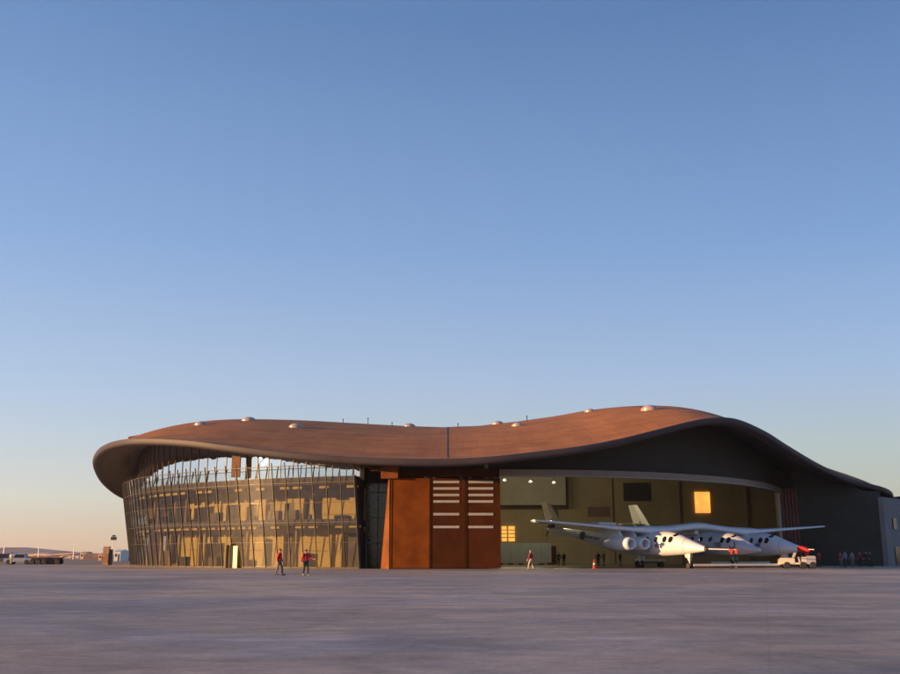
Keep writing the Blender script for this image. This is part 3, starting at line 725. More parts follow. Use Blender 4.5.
# tails
for cx in (-7, 7):
    m = MB()
    def fin(z, t0, t1, th): return [Vector((cx, -t0, z)), Vector((cx + th, -(t0 * .65 + t1 * .35), z)), Vector((cx, -t1, z)), Vector((cx - th, -(t0 * .65 + t1 * .35), z))]
    m.rings([fin(3.5, -13.2, -15.6, .08), fin(4.4, -13.3, -16.5, .13), fin(6.0, -14.6, -17.2, .10), fin(7.7, -16.1, -17.8, .06)]); fo = m.build('tail_fin', M_white2, A, smooth=False)
    m = MB(); m.box((cx - .12, 15.35, 5.2), (.03, .18, .9), 0, 1, Matrix.Rotation(R(-35), 3, 'X')); m.build('fin_marking', M_ink, fo)
    m = MB()
    def st(x, z): 
        k = abs(x) / 3.1
        t0, t1 = -14.6 - .7 * k, -16.6 + .1 * k; th = .17 * (1 - .6 * k)
        return [Vector((cx + x, -t0, z)), Vector((cx + x, -(t0 + t1) / 2 , z + th)), Vector((cx + x, -t1, z)), Vector((cx + x, -(t0 + t1) / 2, z - th))]
    m.rings([st(x, 5.2 + 0.0 * abs(x)) for x in (-3.1, -1.5, 0, 1.5, 3.1)]); m.build('tailplane', M_white2, A)
    m = MB(); m.box((cx, 15.6, 4.75), (.5, 1.3, .4)); m.tube((cx, 16.2, 4.5), (cx, 16.9, 3.6), .09, .05, 8); m.build('tail_fairing', M_dark, A)
    # main gear and nose gear
    for gy, big in ((-.1, True), (-7.7, False)):
        m = MB()
        zt = 1.5
        m.tube((cx, gy, zt), (cx, gy, .42), .10 if big else .085, .08 if big else .07, 10)
        m.tube((cx, gy + .7, zt), (cx, gy + .05, .75), .05, .05, 8)
        if not big: m.box((cx, gy - .02, .95), (.25, .22, .35)); m.box((cx + .14, gy + .1, 1.35), (.03, .7, .5)); m.box((cx - .14, gy + .1, 1.35), (.03, .7, .5))
        else: m.box((cx + .3, gy, 1.15), (.04, .9, .7))
        m.tube((cx - .26, gy, .36), (cx + .26, gy, .36), .06, .06, 8)
        go = m.build('landing_gear', M_white2, A)
        for s in (-1, 1):
            r = .38 if big else .27; w = .2 if big else .15; m = MB()
            c = cx + s * (.3 if big else .2)
            ax = Matrix.Rotation(R(90), 3, 'Y')
            m.lathe([(r * .55, -w / 2), (r * .9, -w / 2), (r, -w * .3), (r, w * .3), (r * .9, w / 2), (r * .55, w / 2)], (c, gy, r + .005), 20, ax)
            wo = m.build('wheel', M_black, go, smooth=True, angle=40)
            m = MB(); m.lathe([(r * .56, -w * .42), (r * .56, w * .42)], (c, gy, r + .005), 16, ax); m.build('rim', M_palemetal if False else M_white2, wo)

# ---- spaceplane slung under the middle of the wing
S = empty('spaceplane', (26.9, 114.5, 0), AZ, label='short blunt-tailed spaceplane slung under the middle of the long wing', cat='spaceplane')
SB = [(10.2, 1.85, .08, .08), (10.15, 1.85, .2, .17), (9.7, 1.9, .34, .3), (8.9, 2.04, .60, .54), (7.9, 2.24, .88, .85), (6.6, 2.46, 1.1, 1.12), (5, 2.52, 1.2, 1.2), (1, 2.55, 1.2, 1.22), (-2.5, 2.55, 1.1, 1.12), (-5, 2.5, .75, .8), (-6, 2.5, .5, .5)]
sb = fus(SB, 0).build('fuselage', M_pod, S, smooth=True)
for sgn in (-1, 1):
    for t in (4.3, 2.9, 1.5):
        p, n, cz = fus_surf(SB, 0, t, R(24) if sgn > 0 else R(156)); disc(p, n, .27, .28).build('window', M_win, sb)
    for t, aa in ((5.95, 22), (6.75, 25), (7.0, 66)):
        p, n, cz = fus_surf(SB, 0, t, R(aa) if sgn > 0 else R(180 - aa)); disc(p, n, .30, .33).build('cockpit_window', M_win, sb)
base_m = Matrix(((0, 0, -1, 0), (-1, 0, 0, 0), (0, 1, 0, 0), (0, 0, 0, 1)))
p, n, cz = fus_surf(SB, 0, 5.4, R(184)); text_part('VSS', .62, M_ink, sb, Matrix.Translation(p + n * .04) @ base_m, bold=.02)
p, n, cz = fus_surf(SB, 0, 7.3, R(176))
m = MB(); sg = 18
uu = Vector((0, 1, 0)); uu = (uu - n * uu.dot(n)).normalized(); ww = n.cross(uu)
m.rings([[p + n * .03 + (uu * math.cos(2 * math.pi * i / sg + 0) + ww * math.sin(2 * math.pi * i / sg)) * r + n * z for i in range(int(sg * .75))] for r, z in ((.42, 0), (.42, .03), (.33, .03), (.33, 0))], closed=False); m.build('ring_emblem', M_ink, sb)
for sgn in (-1, 1):
    m = MB(); m.hexa([(sgn * .9, -1.5, 1.75), (sgn * .9, 5.5, 1.75), (sgn * 4.0, 5.8, 1.65), (sgn * 4.0, 4.0, 1.65), (sgn * .9, -1.5, 1.95), (sgn * .9, 5.5, 1.95), (sgn * 4.0, 5.8, 1.75), (sgn * 4.0, 4.0, 1.75)]); m.build('delta_wing', M_pod, S)
    m = MB(); m.box((sgn * 3.9, 6.6, 2.1), (.3, 4.4, .45)); m.hexa([(sgn * 3.8, 6.5, 2.3), (sgn * 4.0, 6.5, 2.3), (sgn * 4.0, 8.8, 2.3), (sgn * 3.8, 8.8, 2.3), (sgn * 3.85, 7.8, 4.2), (sgn * 3.95, 7.8, 4.2), (sgn * 3.95, 9.2, 4.2), (sgn * 3.85, 9.2, 4.2)]); m.build('tail_boom', M_pod, S)
m = MB(); m.lathe([(.45, 0), (.55, .6), (.62, .9)], (0, 5.9, 2.5), 16, Matrix.Rotation(R(-90), 3, 'X')); m.build('rocket_nozzle', M_dark, S)
m = MB(); m.tube((0, -6.6, 1.5), (0, -6.8, .3), .05, .05, 8); m.box((0, -6.8, .15), (.14, .3, .28)); m.build('nose_skid', M_dark, S)

# ---------------------------------------------------------------- tow truck, tow bar, cart, cones
def wheel_parts(parent, spots, r, w, axis='X', tyre=M_black, rimm=M_white2, loc_rot=0):
    ax = Matrix.Rotation(R(90), 3, 'Y') if axis == 'X' else Matrix.Rotation(R(90), 3, 'X')
    for (x, y) in spots:
        m = MB(); m.lathe([(r * .58, -w / 2), (r * .88, -w / 2), (r, -w * .32), (r, w * .32), (r * .88, w / 2), (r * .58, w / 2)], (0, 0, 0), 18, ax)
        o = m.build('wheel', tyre, parent, smooth=True, angle=40, loc=(x, y, r))
        m = MB(); m.lathe([(.02, -w * .46), (r * .3, -w * .46), (r * .58, -w * .36), (r * .58, w * .36), (r * .3, w * .46), (.02, w * .46)], (0, 0, 0), 14, ax); m.build('rim', rimm, o)
TY = 103.5
tr = empty('tow_truck', (GX(796, TY), TY, 0), R(-9), label='small open cream tow tractor with shaded rear toned grey parked under the far fuselage nose', cat='tractor')
m = MB()
m.box((-.95, 0, .72), (1.35, 1.5, .55)); m.box((-.95, 0, 1.03), (1.3, 1.4, .08), 0, .92)
m.box((.1, 0, .52), (1.0, 1.5, .2)); m.box((.62, 0, .82), (.5, 1.4, .65)); m.box((-1.66, 0, .55), (.12, 1.4, .3))
m.box((.15, -.1, .9), (.12, 1.3, .5), 0, 1, Matrix.Rotation(R(-12), 3, 'Y'))
m.build('body', M_cream_v, tr)
m = MB(); m.box((1.32, 0, .82), (.85, 1.45, .75)); m.box((1.32, 0, 1.22), (.75, 1.3, .08)); m.build('rear_body', mat('shaded_end_grey', (.34, .34, .36), .45, 0, .06, 1.5), tr)  # grey colour puts the shade of the truck's far end into the paint
m = MB(); m.box((-.2, 0, 1.3), (.05, 1.35, .6), 0, 1, Matrix.Rotation(R(24), 3, 'Y')); m.build('windscreen', M_palemetal, tr)
m = MB(); m.box((.3, 0, .78), (.5, 1.2, .14)); m.box((.55, 0, 1.05), (.12, 1.2, .5)); m.build('seat', M_dark, tr)
wheel_parts(tr, [(-1.05, -.68), (-1.05, .68), (.5, -.68), (.5, .68), (1.45, .66), (1.45, -.66)], .34, .24, 'Y', M_black, M_cream_v)
# re-tone the tyres nearest the camera by dusting: real sand coloured dust on tyres
m = MB(); m.tube((-1.75, -.4, .85), (-1.70, -.4, .85), .1, .1, 12); m.build('headlight', M_palemetal, tr)
m = MB(); m.tube((-1.75, .4, .85), (-1.70, .4, .85), .1, .1, 12); m.build('headlight', M_palemetal, tr)
ng = A.matrix_basis @ Vector((-7, -8.2, 0)); ng = Matrix.Translation(Vector((26.4, 114.0, 0))) @ Matrix.Rotation(AZ, 4, 'Z') @ Vector((-7, -8.1, 0))
te = Vector((GX(778.5, TY + .3), TY + .3, 0))
t = empty('tow_bar', (ng.x, ng.y, 0), label='long pale tow bar lying between the near nose wheel and the small tractor', cat='tow bar')
m = MB(); d = te - Vector((ng.x, ng.y, 0))
m.tube((.1, 0, .34), (d.x, d.y, .38), .13, .13, 10); m.tube((.1, .35, .28), (2.2, d.y * .26, .32), .05, .05, 8); m.build('bar', M_palemetal, t)
m = MB(); mid = d * .45
m.tube((mid.x, mid.y - .3, .16), (mid.x, mid.y - .16, .16), .16, .16, 14); m.tube((mid.x, mid.y + .16, .16), (mid.x, mid.y + .3, .16), .16, .16, 14); m.tube((mid.x, mid.y - .2, .16), (mid.x, mid.y + .2, .16), .04, .04, 8); m.build('wheel', M_black, t)
# low flat cart behind the gear
def cart(px, Y, L, label, name='equipment_cart', h=.75):
    t = empty(name, (GX(px, Y), Y, 0), R(6), label=label, cat='cart')
    m = MB(); m.box((0, 0, h), (L, 1.3, .22)); m.build('bed', M_white2, t)
    m = MB(); m.box((0, 0, h - .25), (L * .95, .9, .18)); m.build('chassis', M_dark, t)
    wheel_parts(t, [(-L * .38, -.5), (-L * .38, .5), (L * .38, -.5), (L * .38, .5)], .27, .18, 'Y')
    return t
cart(650, 119, 3.2, 'long white flatbed cart beneath the near fuselage behind the main wheels')
cart(738, 118, 7.0, 'very long low pale cart beneath the spaceplane behind the tow bar', h=.5)
cn = empty('traffic_cone', (GX(594, 101), 101, 0), label='orange traffic cone with a pale band standing at the open hangar mouth', cat='cone')
m = MB(); m.lathe([(.2, .05), (.17, .1), (.035, .92), (.02, .93)], (0, 0, 0), 14); m.build('cone_body', M_orange, cn, smooth=True, angle=40)
m = MB(); m.box((0, 0, .03), (.5, .5, .05)); m.build('base', M_orange, cn)
m = MB(); m.lathe([(.128, .42), (.100, .58)], (0, 0, 0), 14); m.build('reflective_band', M_white2, cn)

# ---------------------------------------------------------------- people
def skinned(name, verts, edges, radii, m, parent, sub=1, root=0):
    me = bpy.data.meshes.new(name); me.from_pydata([tuple(v) for v in verts], edges, [])
    o = bpy.data.objects.new(name, me); C.objects.link(o)
    o.modifiers.new('s', 'SKIN')
    if not me.skin_vertices: me.skin_vertices.new() if hasattr(me.skin_vertices, 'new') else None
    for i, r in enumerate(radii):
        sv = me.skin_vertices[0].data[i]; sv.radius = (r, r) if not isinstance(r, tuple) else r; sv.use_root = (i == root)
    md = o.modifiers.new('d', 'SUBSURF'); md.levels = sub; md.render_levels = sub
    dg = bpy.context.evaluated_depsgraph_get(); n = bpy.data.meshes.new_from_object(o.evaluated_get(dg))
    bpy.data.objects.remove(o); n.name = name
    n.materials.clear(); n.materials.append(m)
    n.polygons.foreach_set('use_smooth', [True] * len(n.polygons))
    q = bpy.data.objects.new(name, n); C.objects.link(q); q.parent = parent
    return q
def person(loc, rz, H, jacket, trousers, label, stride=.25, armL=(0, .0), armR=(0, .0), hairm=None, group=None, hat=None, shoe=None, hands=True, shirtlen=.0):
    """faces +x locally. arm: (swing forward rad, outward rad); stride in m"""
    t = empty('person', loc, rz, label=label, cat='person')
    if group: t['group'] = group
    s = H / 1.75
    V = lambda x, y, z: Vector((x * s, y * s, z * s))
    hip = .93; kn = .5
    f1, f2 = stride, -stride
    # body joints
    pv = V(0, 0, hip); sp = V(.01, 0, 1.15); ch = V(.01, 0, 1.36); nk = V(.015, 0, 1.5); hd = V(.03, 0, 1.60); ht = V(.02, 0, 1.70)
    def leg(sd, f):
        h = V(0, sd * .095, hip - .04); k = V(f * .55 + .05, sd * .1, kn + .01); lift = .04 if f < 0 else 0
        a = V(f, sd * .105, .09 + lift); toe = V(f + .17, sd * .115, .035)
        return [h, k, a, toe]
    def arm(sd, ar):
        sh = V(.0, sd * .19, 1.42); sw, out = ar
        d = Vector((math.sin(sw) * math.cos(out), sd * math.sin(out), -math.cos(sw) * math.cos(out)))
        el = sh + d * .29 * s
        sw2 = sw + .35; d2 = Vector((math.sin(sw2) * math.cos(out), sd * math.sin(out), -math.cos(sw2) * math.cos(out)))
        wr = el + d2 * .25 * s; hn = wr + d2 * .09 * s
        return [sh, el, wr, hn, d2]
    L1, L2 = leg(1, f1), leg(-1, f2); A1, A2 = arm(1, armL), arm(-1, armR)
    vs = [pv, sp, ch, nk, hd, ht]; rr = [(.11, .14), (.10, .125), (.12, .15), .052, (.095, .078), (.07, .062)]; es = [(0, 1), (1, 2), (2, 3), (3, 4), (4, 5)]
    for L in (L1, L2):
        i = len(vs); vs += L; rr += [.085, .06, .042, .035]; es += [(0, i), (i, i + 1), (i + 1, i + 2), (i + 2, i + 3)]
    for sd, Aa in ((1, A1), (-1, A2)):
        i = len(vs); d2 = Aa[4]
        vs += Aa[:4]; rr += [.055, .042, .028, .036]; es += [(2, i), (i, i + 1), (i + 1, i + 2), (i + 2, i + 3)]
        if hands:
            side = Vector((1, 0, 0)) - d2 * d2.x; side.normalize()
            for q, (o_, ln) in enumerate(((-.03, .075), (-.01, .085), (.012, .08), (.032, .062))):
                j = len(vs); a = Aa[3] + side * o_ * s + d2 * .025 * s; b = a + d2 * ln * s * .55 ; c = b + (d2 * .7 + Vector((0, -sd * .7, 0))) * ln * .5 * s
                vs += [a, b, c]; rr += [.010, .009, .008]; es += [(i + 3, j), (j, j + 1), (j + 1, j + 2)]
            j = len(vs); a = Aa[2] + side * .035 * s + d2 * .03 * s; vs += [a, a + (side * .5 + d2) * .05 * s]; rr += [.011, .009]; es += [(i + 2, j), (j, j + 1)]
    rr = [(a * s if not isinstance(a, tuple) else (a[0] * s, a[1] * s)) for a in rr]
    body = skinned('body', vs, es, rr, M_skin, t)
    # face details
    m = MB(); m.rings([[hd + V(.085 + a, b * w, c) for b, c in ((-.014, -.02), (.014, -.02), (.006, .02), (-.006, .02))] for a, w in ((0, 1), (.028, .5))]); m.build('nose', M_skin, t)
    m = MB()
    for sd in (-1, 1): m.lathe([(.001, -.01), (.010, -.004), (.010, .004), (.001, .01)], tuple(hd + V(.088, sd * .032, .022)), 8)
    m.build('eyes', M_black, t)
    m = MB()
    m.box(tuple(hd + V(.088, 0, -.045)), (.012 * s, .045 * s, .010 * s)); m.build('mouth', M_red, t)
    m = MB()
    for sd in (-1, 1): m.box(tuple(hd + V(.0, sd * .085, .0)), (.035 * s, .02 * s, .055 * s))
    m.build('ears', M_skin, t)
    # jacket
    vs = [pv + V(0, 0, .0 - shirtlen), sp, ch, nk - V(0, 0, .04)]; rr = [(.15, .185), (.145, .18), (.16, .19), .08]; es = [(0, 1), (1, 2), (2, 3)]
    for Aa in (A1, A2):
        i = len(vs); vs += [Aa[0], Aa[1], Aa[2]]; rr += [.088, .074, .058]; es += [(2, i), (i, i + 1), (i + 1, i + 2)]
    skinned('jacket', vs, es, [(a * s if not isinstance(a, tuple) else (a[0] * s, a[1] * s)) for a in rr], jacket, t)
    vs = [pv + V(0, 0, .02)]; rr = [(.12, .15)]; es = []
    for L in (L1, L2):
        i = len(vs); vs += L[:3]; rr += [.105, .08, .06]; es += [(0, i), (i, i + 1), (i + 1, i + 2)]
    skinned('trousers', vs, es, [(a * s if not isinstance(a, tuple) else (a[0] * s, a[1] * s)) for a in rr], trousers, t)
    for L in (L1, L2):
        m = MB(); c = (L[2] + L[3]) / 2; m.box((c.x, c.y, max(.05 * s, c.z - .0)), (.27 * s, .095 * s, .09 * s), 0, .8); m.build('shoe', shoe or M_black, t)
    hm = hairm or M_black
    m = MB(); n = 14; rings = []
    for a in range(6):
        ph = math.pi / 2 * a / 5
        rings.append([hd + V(-.012, 0, .03) + V(math.cos(ph) * .105 * math.cos(2 * math.pi * i / n), math.cos(ph) * .092 * math.sin(2 * math.pi * i / n), math.sin(ph) * .12) for i in range(n)])
    m.rings(rings); m.build('cap' if hat else 'hair', hat or hm, t, smooth=True)
    return t
M_redj = mat('red_jacket', (.50, .012, .018), .8, 0, .15, 6); M_redj2 = mat('dark_red_jacket', (.30, .012, .02), .8, 0, .15, 6)
M_jean = mat('dark_trousers', (.035, .038, .06), .85, 0, .2, 6); M_greyt = mat('grey_trousers', (.14, .13, .13), .85, 0, .2, 6)
M_khaki = mat('khaki_trousers', (.45, .36, .26), .85, 0, .1, 6); M_blk = mat('black_clothes', (.018, .018, .022), .9, 0, .2, 6)
M_hair = mat('brown_hair', (.06, .03, .018), .7, 0, .2, 8); M_grey = mat('grey_hair', (.3, .28, .26), .7, 0, .2, 8)
M_blueshirt = mat('blue_grey_shirt', (.18, .22, .32), .85, 0, .1, 6); M_burg = mat('burgundy_shirt', (.22, .02, .04), .85, 0, .1, 6)
def at(px, row): 
    Y = ground_y(row); return (GX(px, Y), Y, 0)
person(at(279.7, 575.6), R(-12), 1.78, M_redj, M_greyt, 'person in long bright red jacket walking with hands low, left of two on the apron', .2, (.1, .05), (-.25, .08), hairm=M_redj2, shirtlen=.1)
person(at(306, 575.9), R(-50), 1.72, M_redj, M_jean, 'person in short red jacket with one arm swung out, right of two on the apron', .14, (.75, .35), (-.2, .25), hairm=M_hair, shoe=M_greyt, shirtlen=.06)
person(at(530.8, 570.2), R(150), 1.78, M_redj2, M_khaki, 'person in dark red shirt and pale trousers walking past the hangar door slots', .2, (.2, .1), (-.2, .1), hairm=M_grey)
for px, row, rz, h, lab in ((558.4, 565.9, 80, 1.75, 'dark-clothed person standing inside hangar, left one below the near tail text'),
                            (563.9, 565.9, 120, 1.7, 'dark-clothed person standing inside hangar, right one below the near tail text'),
                            (598, 566.2, 60, 1.78, 'dark-clothed person standing inside the hangar directly behind the orange cone'),
                            (603.8, 566.0, 200, 1.82, 'dark-clothed bulky person inside the hangar just right of the orange cone'),
                            (619.8, 566.3, 20, 1.8, 'dark-clothed person inside the hangar below the lit engine')):
    person(at(px, row), R(rz), h, M_blk, M_blk, lab, .07, (.05, .15), (.1, .2), hands=False, shirtlen=.12, group='people standing inside the hangar')
for px, row, rz, h, j, tt, lab in ((819, 566.9, 100, 1.7, M_redj2, M_jean, 'person in red beside the end of the long wing, leftmost by the dark wall'),
                               (840.5, 567.1, 60, 1.68, M_burg, M_greyt, 'person in burgundy shirt standing at the dark wall'),
                               (845, 567.4, 200, 1.82, M_blueshirt, M_jean, 'tall person in blue-grey shirt standing at the dark wall'),
                               (852, 567.2, 90, 1.75, M_palewall, M_greyt, 'person in pale grey top standing straight at the dark wall'),
                               (859.5, 567.1, 270, 1.75, M_burg, M_blk, 'person in burgundy top and black trousers beside the two in black'),
                               (866, 567.2, 240, 1.78, M_blk, M_blk, 'thin person all in black by the dark wall, left one of two'),
                               (869.5, 567.0, 300, 1.76, M_blk, M_blk, 'person all in black by the dark wall, right one of two')):
    person(at(px, row), R(rz), h, j, tt, lab, .06, (.05, .12), (.15, .15), hands=False, group='people standing by the dark side wall')

# ---------------------------------------------------------------- left background
def hill(name, pts, Y, depth, mt):
    """pts: px,row ridge line; a real ridge with a front and a back slope"""
    n = len(pts); rg = [P(a, b, Y) for a, b in pts]
    rows = []
    for k, (f, zf) in enumerate(((-1, 0), (-.72, .22), (-.45, .52), (-.2, .82), (0, 1), (.4, .6), (1, 0))):
        r = []
        for i, p in enumerate(rg):
            w = 1 + .35 * math.sin(i * 1.7 + k) * (1 if 0 < k < 4 else 0) * .5
            r.append(Vector((p.x + 40 * math.sin(i * 2.1 + k * 1.3) * (0 < k < 6 and k != 4), Y + f * depth, max(-3, -3 + (p.z + 3) * zf * (w if 0 < k < 4 else 1)))))
        rows.append(r)
    m = MB(); m.rings(rows, closed=False); return tag(m.build(name, mt, smooth=True), kind='structure')
def interp_ridge(pts, step, amp):
    out = []
    rnd = random.Random(4)
    for (a, b), (c, d) in zip(pts, pts[1:]):
        n = max(1, int((c - a) / step))
        for k in range(n): out.append((a + (c - a) * k / n, b + (d - b) * k / n + rnd.uniform(-amp, amp)))
    out.append(pts[-1]); return out
M_hill = mat('hill_rock', (.20, .17, .19), .95, 0, .2, .004); M_hill2 = mat('near_hill_rock', (.30, .20, .13), .95, 0, .25, .01)
hill('mountains', interp_ridge([(-240, 552), (-120, 549), (-60, 551), (-20, 550.5), (0, 548.8), (12, 547.6), (22, 547.8), (27, 547.5), (38, 549.8), (50, 552.4), (66, 553.6), (90, 554.4), (130, 554.9), (200, 555)], 4, .15), 3800, 900, M_hill)
hill('mountains_right', interp_ridge([(700, 554.9), (800, 553.5), (900, 551), (1000, 549), (1150, 550), (1300, 553)], 12, .3), 3800, 900, M_hill)
# low sandy ridge in the middle distance
hill('low_ridge', interp_ridge([(-100, 555.0), (20, 554.6), (48, 553.4), (58, 552.2), (70, 552.4), (84, 552.6), (92, 554), (130, 554.3), (180, 554.8)], 5, .2), 1500, 180, M_hill2)

M_sunw = mat('pale_shed_wall', (.60, .45, .34), .8, 0, .12, .5)
def shed(px0, px1, row_top, Y, label, m=M_sunw, roof_m=None, dep=6, cat='shed', name='shed', group=None):
    x0, x1 = GX(px0, Y), GX(px1, Y); h = P(px0, row_top, Y).z; cx = (x0 + x1) / 2; w = x1 - x0
    t = empty(name, (cx, Y, 0), label=label, cat=cat)
    if group: t['group'] = group
    b = MB(); b.box((0, dep / 2, h * .42), (w, dep, h * .84)); b.build('wall', m, t)
    b = MB(); b.hexa([(-w / 2 - .1, -.2, h * .84), (w / 2 + .1, -.2, h * .84), (w / 2 + .1, dep + .2, h * .84), (-w / 2 - .1, dep + .2, h * .84), (-w / 2, dep * .4, h), (w / 2, dep * .4, h), (w / 2, dep * .6, h), (-w / 2, dep * .6, h)]); b.build('roof', roof_m or m, t)
    b = MB(); b.box((w * .2, -.03, h * .3), (w * .16, .06, h * .6)); b.build('door', M_dark, t)
    b = MB(); b.box((-w * .22, -.03, h * .5), (w * .22, .06, h * .25)); b.build('window', M_win, t)
    return t
shed(80, 86, 551.6, 330, 'small tan shed behind the post row, leftmost of the distant buildings')
shed(98.5, 104, 553.2, 250, 'small pale orange shed immediately left of the stone pillar', mat('orange_shed_paint', (.62, .35, .2), .8, 0, .1, .5))
shed(114, 120.5, 549.5, 230, 'taller white hut nearest the glass terminal corner, below the floodlight mast', M_white2)
shed(119.5, 128, 552.4, 236, 'long low rust-coloured hut next to the terminal corner', M_rust, M_white2)
shed(60, 79, 555.2, 420, 'long low sand-coloured building in the distance beyond the flatbed trailer', dep=10, cat='building')
# rhythm of posts
for k in range(12):
    px = 84 + k * 1.45 ; Y = 300; z = P(px, 553.6 + (k % 3) * .35, Y).z
    m = MB(); m.box((0, 0, z / 2), (.22, .22, z)); m.box((0, 0, z), (.5, .3, .12))
    tag(m.build('fence_post', M_yellow, loc=(GX(px, Y), Y, 0)), 'brown post in the distant row left of the stone pillar', 'post', 'row of distant posts')
def mast(px, row, Y, label, head=True, r=.08, col=M_white2):
    z = P(px, row, Y).z; t = empty('light_mast', (GX(px, Y), Y, 0), label=label, cat='mast')
    m = MB(); m.tube((0, 0, 0), (0, 0, z), r, r * .6, 8); m.build('pole', col, t)
    if head: m = MB(); m.box((0, 0, z), (1.0, .5, .6)); m.box((0, 0, z + .5), (.6, .3, .3)); m.build('lamp_head', M_dark, t)
    return t
mast(112.6, 538.5, 200, 'floodlight mast with dark lamp head beside the glass terminal')
mast(38.3, 544, 260, 'thin pale pole rising behind the flatbed trailer', False, .13)
mast(3.6, 547, 260, 'thin white pole at the far left above the dark truck', False, .2)
mast(73.5, 549, 330, 'thin pale pole in front of the sandy ridge', False, .2)
# stone pillar pair
Yp = ground_y(565.0)
t = empty('stone_pillar', (GX(106.5, Yp), Yp, 0), label='brown stone-clad pillar standing alone on the apron edge left of the glass', cat='pillar')
hh = P(106, 546.5, Yp).z
m = MB()
for k in range(9): m.box((random.uniform(-.04, .04), 0, hh * (k + .5) / 9), (.78 + random.uniform(-.05, .08), .8, hh / 9 - .03))
m.build('shaft', M_yellow, t)
m = MB(); m.box((.55, .1, hh * .42), (.35, .6, hh * .84)); m.build('side_cabinet', M_dark, t)

# vehicles at left
def truck(px, Y, rz, L, body_m, label, kind='pickup', cat='pickup truck', name='pickup_truck'):
    t = empty(name, (GX(px, Y), Y, 0), rz, label=label, cat=cat)
    W = 1.75
    m = MB(); m.box((0, 0, .62), (L, W, .5)); m.build('body', body_m, t, )
    def cab(x0, x1, z0, z1, inset, nm='cab', mt=body_m):
        m = MB(); m.hexa([(x0, -W / 2 + .03, z0), (x1, -W / 2 + .03, z0), (x1, W / 2 - .03, z0), (x0, W / 2 - .03, z0), (x0 + inset, -W / 2 + .2, z1), (x1 - inset, -W / 2 + .2, z1), (x1 - inset, W / 2 - .2, z1), (x0 + inset, W / 2 - .2, z1)]); return m.build(nm, mt, t)
    c = cab(-L * .2, L * .28, .87, 1.55, .3)
    for s in (-1, 1):
        m = MB(); m.hexa([(-L * .2 + .2, s * (W / 2 - .06), .95), (L * .28 - .2, s * (W / 2 - .06), .95), (L * .28 - .2, s * (W / 2 - .02), .95), (-L * .2 + .2, s * (W / 2 - .02), .95),
                          (-L * .2 + .38, s * (W / 2 - .19), 1.45), (L * .28 - .38, s * (W / 2 - .19), 1.45), (L * .28 - .38, s * (W / 2 - .15), 1.45), (-L * .2 + .38, s * (W / 2 - .15), 1.45)]); m.build('side_window', M_win, c)
    m = MB(); m.box((L * .28 - .12, 0, 1.2), (.05, W - .45, .45), 0, 1, Matrix.Rotation(R(-22), 3, 'Y')); m.build('windscreen', M_win, c)
    for s in (-1, 1):
        m = MB(); m.box((L / 2 + .01, s * .62, .68), (.05, .28, .14)); m.build('headlight', M_white2, t)
    wheel_parts(t, [(-L * .32, -W / 2 + .1), (-L * .32, W / 2 - .1), (L * .32, -W / 2 + .1), (L * .32, W / 2 - .1)], .36, .24, 'Y')
    return t
Yv = 150
truck(2.5, Yv, R(0), 4.2, mat('dark_brown_vehicle_paint', (.05, .035, .03), .4, 0, .1, 2), 'dark pickup truck cut by the left edge of the view')
truck(20, Yv, R(5), 4.0, mat('pale_blue_vehicle_paint', (.32, .36, .42), .4, 0, .1, 2), 'pale blue-grey pickup truck parked in front of the flatbed trailer')
t = empty('flatbed_trailer', (GX(47, Yv), Yv, 0), R(2), label='long low flatbed trailer with a rusty deck and many dark wheels', cat='trailer')
LL = GX(62, Yv) - GX(31, Yv)
m = MB(); m.box((0, 0, .95), (LL, 1.8, .14)); m.build('deck', M_rust, t)
m = MB(); m.box((0, -.5, .75), (LL * .96, .15, .25)); m.box((0, .5, .75), (LL * .96, .15, .25)); m.build('chassis', M_dark, t)
wheel_parts(t, [(-LL / 2 + .45 + k * (LL - .9) / 4, s * .8) for k in range(5) for s in (-1, 1)], .38, .22, 'Y', rimm=M_dark)
person(at(11.5, 564.6), R(90), 1.7, M_white2, M_khaki, 'person in white standing between the dark and pale pickups at far left', .05, (.05, .1), (.1, .1), hands=False)

hz = MB(); hz.box((0, 2300, 44), (9020, 6440, 92))
hm_ = bpy.data.materials.new('haze_air'); hm_.use_nodes = True; hn = hm_.node_tree; hn.nodes.remove(hn.nodes['Principled BSDF'])
pv_ = hn.nodes.new('ShaderNodeVolumePrincipled'); pv_.inputs['Color'].default_value = (.92, .88, .9, 1); pv_.inputs['Density'].default_value = HAZE; pv_.inputs['Anisotropy'].default_value = .2
hn.links.new(pv_.outputs[0], hn.nodes['Material Output'].inputs['Volume'])
tag(hz.build('haze', hm_), kind='stuff')

# ---------------------------------------------------------------- light, sky, camera
az = R(SUN_AZ); el = R(SUN_EL)
sd = Vector((-math.cos(az) * math.cos(el), -math.sin(az) * math.cos(el), math.sin(el)))   # towards the sun
sl = bpy.data.lights.new('sun', 'SUN'); sl.energy = 5.0; sl.angle = R(.6); sl.color = (1.0, .56, .24)
so = bpy.data.objects.new('sun', sl); C.objects.link(so); so.rotation_euler = (-sd).to_track_quat('-Z', 'Y').to_euler()
w = bpy.data.worlds.new('World'); bpy.context.scene.world = w; w.use_nodes = True; nt = w.node_tree; N = nt.nodes; L = nt.links
sky = N.new('ShaderNodeTexSky'); sky.sky_type = 'NISHITA'; sky.sun_disc = False
sky.sun_elevation = el; sky.sun_rotation = math.atan2(sd.x, sd.y)
sky.altitude = 1400; sky.air_density = 1.0; sky.dust_density = .5; sky.ozone_density = 4.5
def lin(c): return tuple(((v / 255 + .055) / 1.055) ** 2.4 if v > 10 else v / 255 / 12.92 for v in c)
EXPO = 1.0; KN = .30; BGS = .15
